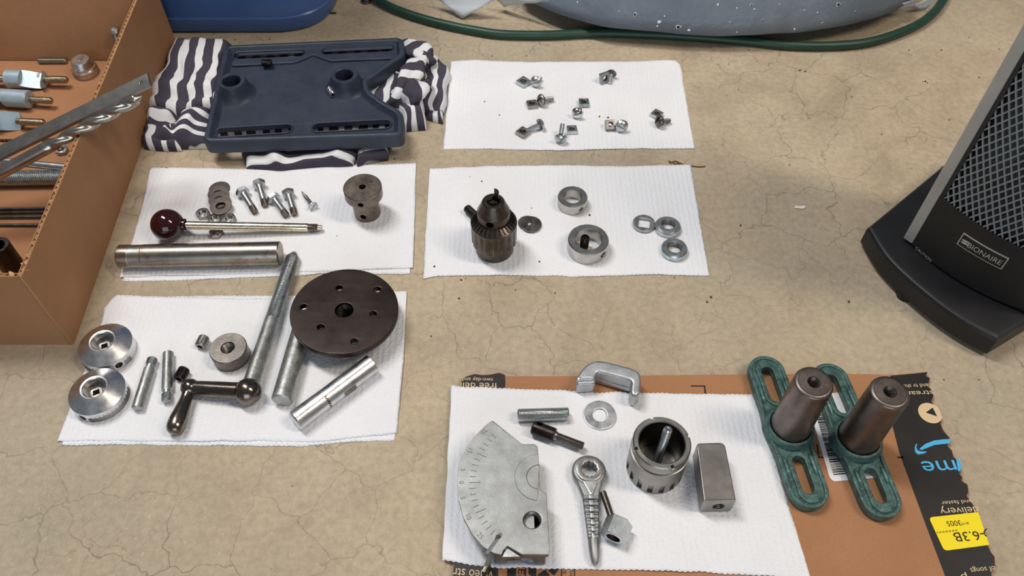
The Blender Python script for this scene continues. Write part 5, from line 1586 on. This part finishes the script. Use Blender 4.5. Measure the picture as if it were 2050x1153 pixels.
# ---------------------------------------------------------------- green slotted brackets with round posts
def bracket(label, u0, v0, u1, v1, uh, vh, ut, vt, rend, mark=None):
    zb = CT + .0006; zt_ = zb + 0.0095
    A = G(u0, v0, zt_); B = G(u1, v1, zt_); Hc = G(uh, vh, zt_)
    d = (B - A).normalized(); L = (B - A).length
    root = thing('slotted_bracket', label, 'bracket', frame((A.x, A.y, zb), (0, 0, 1), d), 'green cast brackets with steel posts')
    hx = (Hc - A).dot(d); hy = (Hc - A).dot(Vector((-d.y, d.x, 0)))
    t = 0.0095; re = rend
    hubr = 0.0196
    # outline: stadium that swells slightly at the hub
    n_ = 14; o_ = []
    o_ += [(re * cos(a), re * sin(a)) for a in [pi / 2 + pi * i / n_ for i in range(n_ + 1)]]
    o_ += [(hx - .020, -re * 1.02), (hx - .008, -re * 1.10), (hx, hy - hubr if hubr > re * 1.1 else -re * 1.12), (hx + .008, -re * 1.10), (hx + .020, -re * 1.02)]
    o_ += [(L + re * cos(a), re * sin(a)) for a in [-pi / 2 + pi * i / n_ for i in range(n_ + 1)]]
    o_ += [(hx + .020, re * 1.02), (hx + .008, re * 1.10), (hx, re * 1.14), (hx - .008, re * 1.10), (hx - .020, re * 1.02)]
    sw = 0.0050
    s1 = (0.001, hx - 0.0300); s2 = (hx + 0.0300, L - 0.001)
    sl = [stadium((a, 0), (b, 0), sw) for a, b in (s1, s2)]
    Geo().plate(o_, sl, 0, t - .0014, 0.0016, res=2).obj('bracket_body', 'green_paint', root)
    # outer border wall
    inn = [(p[0] if False else p[0], p[1]) for p in inset(o_, 0.0042)]
    # raised land round each slot and the side ribs
    for (a, b), s_ in zip((s1, s2), (-1, 1)):
        q = stadium((a - (.004 if s_ < 0 else 0.0), 0), (b + (.004 if s_ > 0 else 0.0), 0), sw + 0.0040)
        Geo().plate(q, [stadium((a, 0), (b, 0), sw)], t - .003, t, 0.0008, res=2).obj('slot_land', 'green_paint', root)
        for sy in (-1, 1):
            xa, xb = (a + .010, b + .006) if s_ < 0 else (a - .006, b - .010)
            Geo().tube([(xa, sy * (re - .0050), t - .0018), (xa + .004, sy * (re - .0048), t - .0006), (xb - .004, sy * (re - .0046), t - .0004), (xb, sy * (re - .0048), t - .0018)], [0.0007, 0.0019, 0.0021, 0.0010], 8).obj('side_rib', 'green_paint', root)
    Geo().plate(o_, [inset(o_, 0.0034)], t - .003, t - .0002, 0.0010, res=2).obj('border', 'green_paint', root)
    g = Geo().lathe([(hubr + .0022, t - .0030), (hubr + .0010, t), (hubr, t + .0035), (hubr - .0008, t + .0050), (hubr - .0026, t + .0052), (hubr - .0034, t + .0040), (hubr - .0036, t)], 48)
    g.obj('hub_collar', 'green_paint', root, T((hx, hy, 0)))
    # post
    base_ = root.matrix_basis @ Vector((hx, hy, 0))
    hP = rise(Vector((base_.x, base_.y, 0)), vt) - zb
    rb0, rt0 = hubr - .0034, 39.0 * S(vt, hP)
    po = thing('x', 'x', 'x'); bpy.data.objects.remove(po)
    pm = Geo().lathe([(0, .0005), (rb0 * .99, .0005), (rb0, t + .002), (rb0 + (rt0 - rb0) * .5, hP * .5), (rt0, hP - .0022), (rt0 - .0007, hP - .0008), (rt0 - .0020, hP), (rt0 * .80, hP), (rt0 * .79, hP - .0004), (rt0 * .77, hP - .0004), (rt0 * .76, hP - .0001), (0, hP - .0001)], 56).obj('post', 'post_steel', root, T((hx, hy, 0)), sharp=25)
    cut(pm, cyl_cut(0.0051, 0.02, T((0, 0, hP - .016))))
    Geo().thread(0.0052, hP - .0158, hP - .0006, 0.0014, 0.0008, 24, cap=False).obj('tapped_hole', 'steel_brown', root, T((hx, hy, 0)))
    if mark:
        vs_, fs_, wd = text_geo(mark); hh_ = 0.0105
        Geo().add([(p_.x * wd * hh_, p_.y * hh_, 0) for p_ in vs_], fs_, T((L - .020, -re + .0030, t - .0004)) @ R(0.2)).obj('cast_mark', 'green_paint', root, fix=False).modifiers.new('relief', 'SOLIDIFY').thickness = 0.0008
    return root
bracket('green cast bracket with steel post partly on the paper towel', 1536, 742, 1619, 978, 1580, 856, 1628, 765, 38.0 * S(860, .01), '8')
bracket('green cast bracket with steel post standing over the barcode label', 1664, 757, 1764, 997, 1715, 880, 1772, 784, 38.0 * S(870, .01))

# ---------------------------------------------------------------- things inside and on the carton
o, M, L, r = bar_('turned_pin', 'short bright pin lying at the back of the carton', 76, 122, 134, 122, 10.5, 'steel', .0012, BF2)
# turned aluminium knob
kb = thing('stepped_hub', 'stepped aluminium hub with centre hole inside the carton', 'hub', None)
hK = 0.0195
p = G(160, 119, BF2 + hK); kb.matrix_basis = T((p.x, p.y, BF2))
rk = 24.5 * S(140, .015)
o = Geo().lathe([(0, 0), (rk - .0006, 0), (rk, .0006), (rk, hK * .40), (rk - .0008, hK * .46), (rk * .92, hK * .48), (rk * .92, hK * .62), (rk * .72, hK - .0006), (rk * .69, hK), (rk * .2, hK), (rk * .2, hK - .003), (0, hK - .003)], 48).obj('hub_body', 'aluminium', kb, sharp=22)
g = Geo()
for i in range(60): g.box(0.0004, 0.0005, hK * .34, 0, R(2 * pi * i / 60) @ T((rk, 0, .001)) @ R(pi / 2))
g.obj('knurling', 'zinc_dull', kb)
# leaning bolt in the far corner
a = G(230, 62, BF2 + .040); bq = G(238, 100, BF2 + .012)
lb = thing('round_head_bolt', 'round-headed threaded bolt leaning in the carton corner', 'bolt', frame(a, bq - a))
rl = 9.5 * S(70, .04)
Geo().lathe([(0, -rl * .55), (rl * .6, -rl * .5), (rl * .95, -rl * .2), (rl, 0.001), (rl * .9, .002), (0, .002)], 24).obj('head', 'zinc', lb)
Geo().thread(rl * .72, .0015, (bq - a).length, 0.0024, 0.0010, 18, chamfer=.001).obj('thread', 'zinc_dull', lb)
# three grey-blue jaw blocks on studs
def jaw(label, u0, v0, u1, v1, wpx, ust, vst, stud_px, rot, notch, back=None):
    r = wpx / 2 * S((v0 + v1) / 2, .02)
    z = BF2 if v0 < 250 else BF
    M, L = lying(u0, v0, u1, v1, r, BF2)
    root = thing('notched_block', label, 'machine part', M @ R(rot), 'blue-grey notched blocks in the carton')
    o = Geo().lathe([(0, 0), (r - .0012, 0), (r, .0012), (r, L - .0010), (r - .0010, L), (0, L)], 40).obj('block_body', 'blue_paint', root)
    cut(o, Geo().box(r * 1.4, r * 3, L * .55, 0, T((r * 0.98, 0, L * notch)) @ R(-0.35, 'Y')))
    rs2 = stud_px / 2 * S(v1, .02)
    e = G(ust, vst, BF2 + r); Ls = (e - G(u1, v1, BF2 + r)).length
    Geo().lathe([(rs2 * .86, L - .001), (rs2 * .86, L + .003)], 20).obj('neck', 'stud_brown', root)
    Geo().thread(rs2, L + .002, L + Ls, 0.0012, 0.0004, 20, chamfer=.0016).obj('stud', 'stud_brown', root)
    if back: Geo().thread(rs2, -0.03, 0.001, 0.0012, 0.0004, 20).obj('stud', 'stud_brown', root)
    return root
jaw('blue-grey notched block on a stud, farthest from the drill bit', 14, 158, 88, 159, 36, 135, 160, 15, 0.4, 0.45, True)
jaw('blue-grey notched block on a stud, between two like it', -22, 194, 60, 199, 36, 108, 196, 14, 2.9, -0.1)
jaw('blue-grey notched block on a stud, closest to the drill bit', -50, 239, 36, 243, 38, 92, 241, 15, 0.9, 0.62)
# hex nut under the drill bit
hex_nut('hex nut in the carton shadowed by the drill bit', 122, 298, 26, 0.3, 'zinc_dull', BF, group='loose hex nut in the carton')
# rods on the carton floor
o, M, L, r = bar_('smooth_rod', 'smooth bright rod on top of the coarse threaded rod in the carton', -40, 318, 150, 337, 15, 'zinc', .001, BF + .012)
r = 16 * S(355, .01)
M, L = lying(-120, 359, 170, 355, r, BF)
o = thing('threaded_rod', 'thick threaded rod lying across the carton floor', 'rod', M)
Geo().thread(r, 0, L, 0.0022, 0.0009, 24).obj('threaded_body', 'zinc_dull', o)
for i, (v0, v1, lb_) in enumerate(((420.5, 417, 'thin steel rod in the carton, nearest the threaded rod'), (427.5, 424.5, 'thin steel rod in the carton, second from the threaded rod'), (436, 434, 'thin steel rod in the carton, third from the threaded rod'), (450.5, 450.5, 'thin steel rod lying apart from the other three in the carton'))):
    bar_('thin_rod', lb_, -120, v0, 120, v1, 7, 'steel_dark', .0005, BF, 'thin rods in the carton')
# dark pipe at the front
pp0 = G(-6, 491, 0.056); pp1 = Vector((pp0.x, pp0.y, BF))
dp = thing('pipe_stub', 'dark round pipe stub in the near corner of the carton', 'pipe', frame(pp0, pp1 - pp0))
rp = 23 * S(491, .056)
L = (pp1 - pp0).length
Geo().lathe([(rp * .62, .0005), (rp * .66, 0), (rp * .96, 0), (rp, .0008), (rp, L)], 36).obj('pipe_wall', 'black_oxide', dp)
Geo().lathe([(rp * .64, .0002), (rp * .95, .0001)], 36).obj('cut_face', 'steel', dp)
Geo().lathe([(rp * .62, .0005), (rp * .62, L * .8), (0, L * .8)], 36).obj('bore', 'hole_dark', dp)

# drill bit and flat bar resting on the carton wall
zW = BH + 0.001
rd = 12.6 * S(260, .10)
t0 = G(284, 192, zW + 0.031); w0_ = G(176, 251, zW + rd)
# straight line through the wall point; the far end drops into the carton
dirv = (w0_ - t0)
e0 = G(-230, 472, 0.022)
dirv = (w0_ - e0).normalized()
tipw = None
best = 1e9
for i in range(0, 240):
    q = w0_ + dirv * (i * .0005)
    zz = q.z - H; zc = q.y * cos(TH) - zz * sin(TH); pu = 1025 + F * q.x / zc
    if abs(pu - 284) < best: best = abs(pu - 284); tipw = q
Lb = (tipw - e0).length
db = thing('drill_bit', 'long bright twist drill bit propped on the carton edge', 'drill bit', frame(tipw, e0 - tipw, (0, 0, 1)))
flute = Lb * 0.36
n_ = 150; seg = 40; v = []; f = []
for j in range(n_ + 1):
    z = (flute + .004) * j / n_
    fade = min(1, max(0, (flute - z) / .012))
    taper = min(1, 0.15 + z / (rd * 1.1)) if z < rd * 1.1 else 1
    for i in range(seg):
        A = 2 * pi * i / seg
        ph = (2 * (A - z / 0.044 * 2 * pi)) 
        c_ = cos(ph)
        rr = rd * (1 - 0.34 * fade * max(0, c_ * .5 + .5) ** 2)
        v.append((rr * taper * cos(A), rr * taper * sin(A), z))
for j in range(n_):
    for i in range(seg): f.append((j * seg + i, j * seg + (i + 1) % seg, (j + 1) * seg + (i + 1) % seg, (j + 1) * seg + i))
v.append((0, 0, -0.0008)); 
for i in range(seg): f.append((len(v) - 1, (i + 1) % seg, i))
Geo().add(v, f).obj('flutes', 'drill_steel', db, sharp=40)
Geo().lathe([(rd, flute + .0036), (rd, Lb), (0, Lb)], 32).obj('shank', 'drill_steel', db)
# flat bar beside it
bt = 0.0042
off = Vector((-(dirv.y), dirv.x, 0)).normalized()
def bar_cross(z):
    a_, e_ = G(297, 158, z), G(-230, 417, 0.026)
    k_ = (-0.4085 - a_.x) / (e_.x - a_.x)
    return (a_ + (e_ - a_) * k_).z
ta = G(297, 158, min([.10 + .0005 * i for i in range(160)], key=lambda z: abs(bar_cross(z) - bt - BH - .0012)))
wA = w0_ + Vector((0, 0, 0))
M = frame(ta, -dirv, (0, 0, 1))
wB = 31 * S(240, .1) / 2 * 0.95
# face turned towards the viewer
fb = thing('flat_steel_bar', 'flat grey steel bar with an end hole lying along the drill bit', 'metal bar', None)
zdir = (G(-230, 417, 0.026) - ta).normalized()
view = (Vector((0, 0, H)) - ta).normalized()
face = Vector((0.05, -0.35, 1)).normalized()
fz = (face - zdir * face.dot(zdir)).normalized()
fb.matrix_basis = frame(ta, fz, zdir)              # x along bar, z out of its face
hole = circle(0.0016, 16, 0.008, 0)
Geo().plate([(0.0, wB * 1.0), (0.0, -wB), (Lb, -wB), (Lb, wB)], [hole], -bt, 0, 0.0005).obj('bar_body', 'steel', fb)

# ---------------------------------------------------------------- litter on the floor
def needle(label, pts):
    o = Geo().tube([G(u, v, 0.0009) for u, v in pts], 0.0006, 6).obj('pine_needle', 'dry_needle')
    tag(o, label, 'pine needle', 'dry pine needles by the towel corner')
needle('dry brown needle lying across the towel corner, longest one', [(1384, 332), (1398, 334), (1412, 333)])
needle('dry brown needle crossing another on the bare floor', [(1338, 322), (1350, 327), (1362, 327)])
needle('bent brown needle at the back edge of the chuck towel', [(1340, 326), (1352, 322), (1368, 329)])
bc = thing('bottle_cap', 'crushed shiny bottle cap on the floor near the hose', 'bottle cap', T(tuple(G(733, 4))))
Geo().lathe([(0, .0005), (0.0065, .0005), (0.0062, .003), (0.0052, .0036), (0, .0036)], 24).obj('cap_shell', 'steel_dark', bc)
Geo().plate([(-.002, -.001), (.003, -.0015), (.0035, .0012), (-.0015, .0022)], (), .0035, .004).obj('white_patch', 'white_label', bc)  # flat white patch on top of the cap
fw = Geo().plate([(-.004, -.001), (0, -.0022), (.004, -.0012), (.0045, .001), (.001, .002), (-.0035, .0015)], (), .0004, .0011, .0002).obj('leaf_scrap', 'debris', None, T(tuple(G(667, 27))))
tag(fw, 'small dark leaf scrap on the floor beside the tote', 'leaf')
chip = Geo().plate([(-.0065, -.001), (-.004, .0025), (0, .0015), (.004, .0028), (.0065, .0004), (.003, -.0022), (-.002, -.0015)], (), .0003, .0011, .0003).obj('paint_chip', 'plaster_white', None, T(tuple(G(1601, 416))))
tag(chip, 'small white paint chip on the bare concrete', 'paint chip')
random.seed(77)
g = Geo()
spots = [(1603, 140), (1612, 143), (1848, 163), (1853, 163), (1857, 166), (1802, 80), (1777, 81), (1820, 100), (1720, 52), (1722, 55), (1885, 100), (1600, 141), (1500, 100), (1080, 86), (1130, 90), (1200, 235), (1217, 237), (985, 112), (970, 205), (1000, 232),
         (1420, 130), (1410, 62), (1300, 75), (1060, 40), (1100, 45), (1180, 432), (1080, 525), (870, 535), (675, 474), (790, 318), (1372, 328), (1940, 75), (2000, 98), (1960, 155), (1900, 240), (1890, 760), (1580, 330), (740, 430), (1130, 420), (335, 338), (480, 70), (470, 80), (540, 78), (1960, 760)]
for i in range(22): spots.append((random.uniform(830, 2000), random.uniform(60, 700)))
for u, v in spots:
    p = G(u, v, 0.0004); s_ = random.uniform(.0004, .0011)
    if any(True for (a, b, c_, d_) in ((885, 118, 1395, 302), (238, 322, 836, 566), (845, 326, 1424, 560)) if a < u < c_ and b < v < d_): zz = TZ
    else: zz = .0003
    m_ = 6
    pts = [(s_ * (.6 + .6 * random.random()) * cos(2 * pi * k / m_) * 1.3, s_ * (.6 + .6 * random.random()) * sin(2 * pi * k / m_)) for k in range(m_)]
    g.prism(pts, 0, s_ * .5, T((p.x, p.y, zz)) @ R(random.uniform(0, 3)))
o = g.obj('floor_grit', 'debris'); tag(o, 'scattered dark specks of grit on the concrete floor', 'grit', kind='stuff')
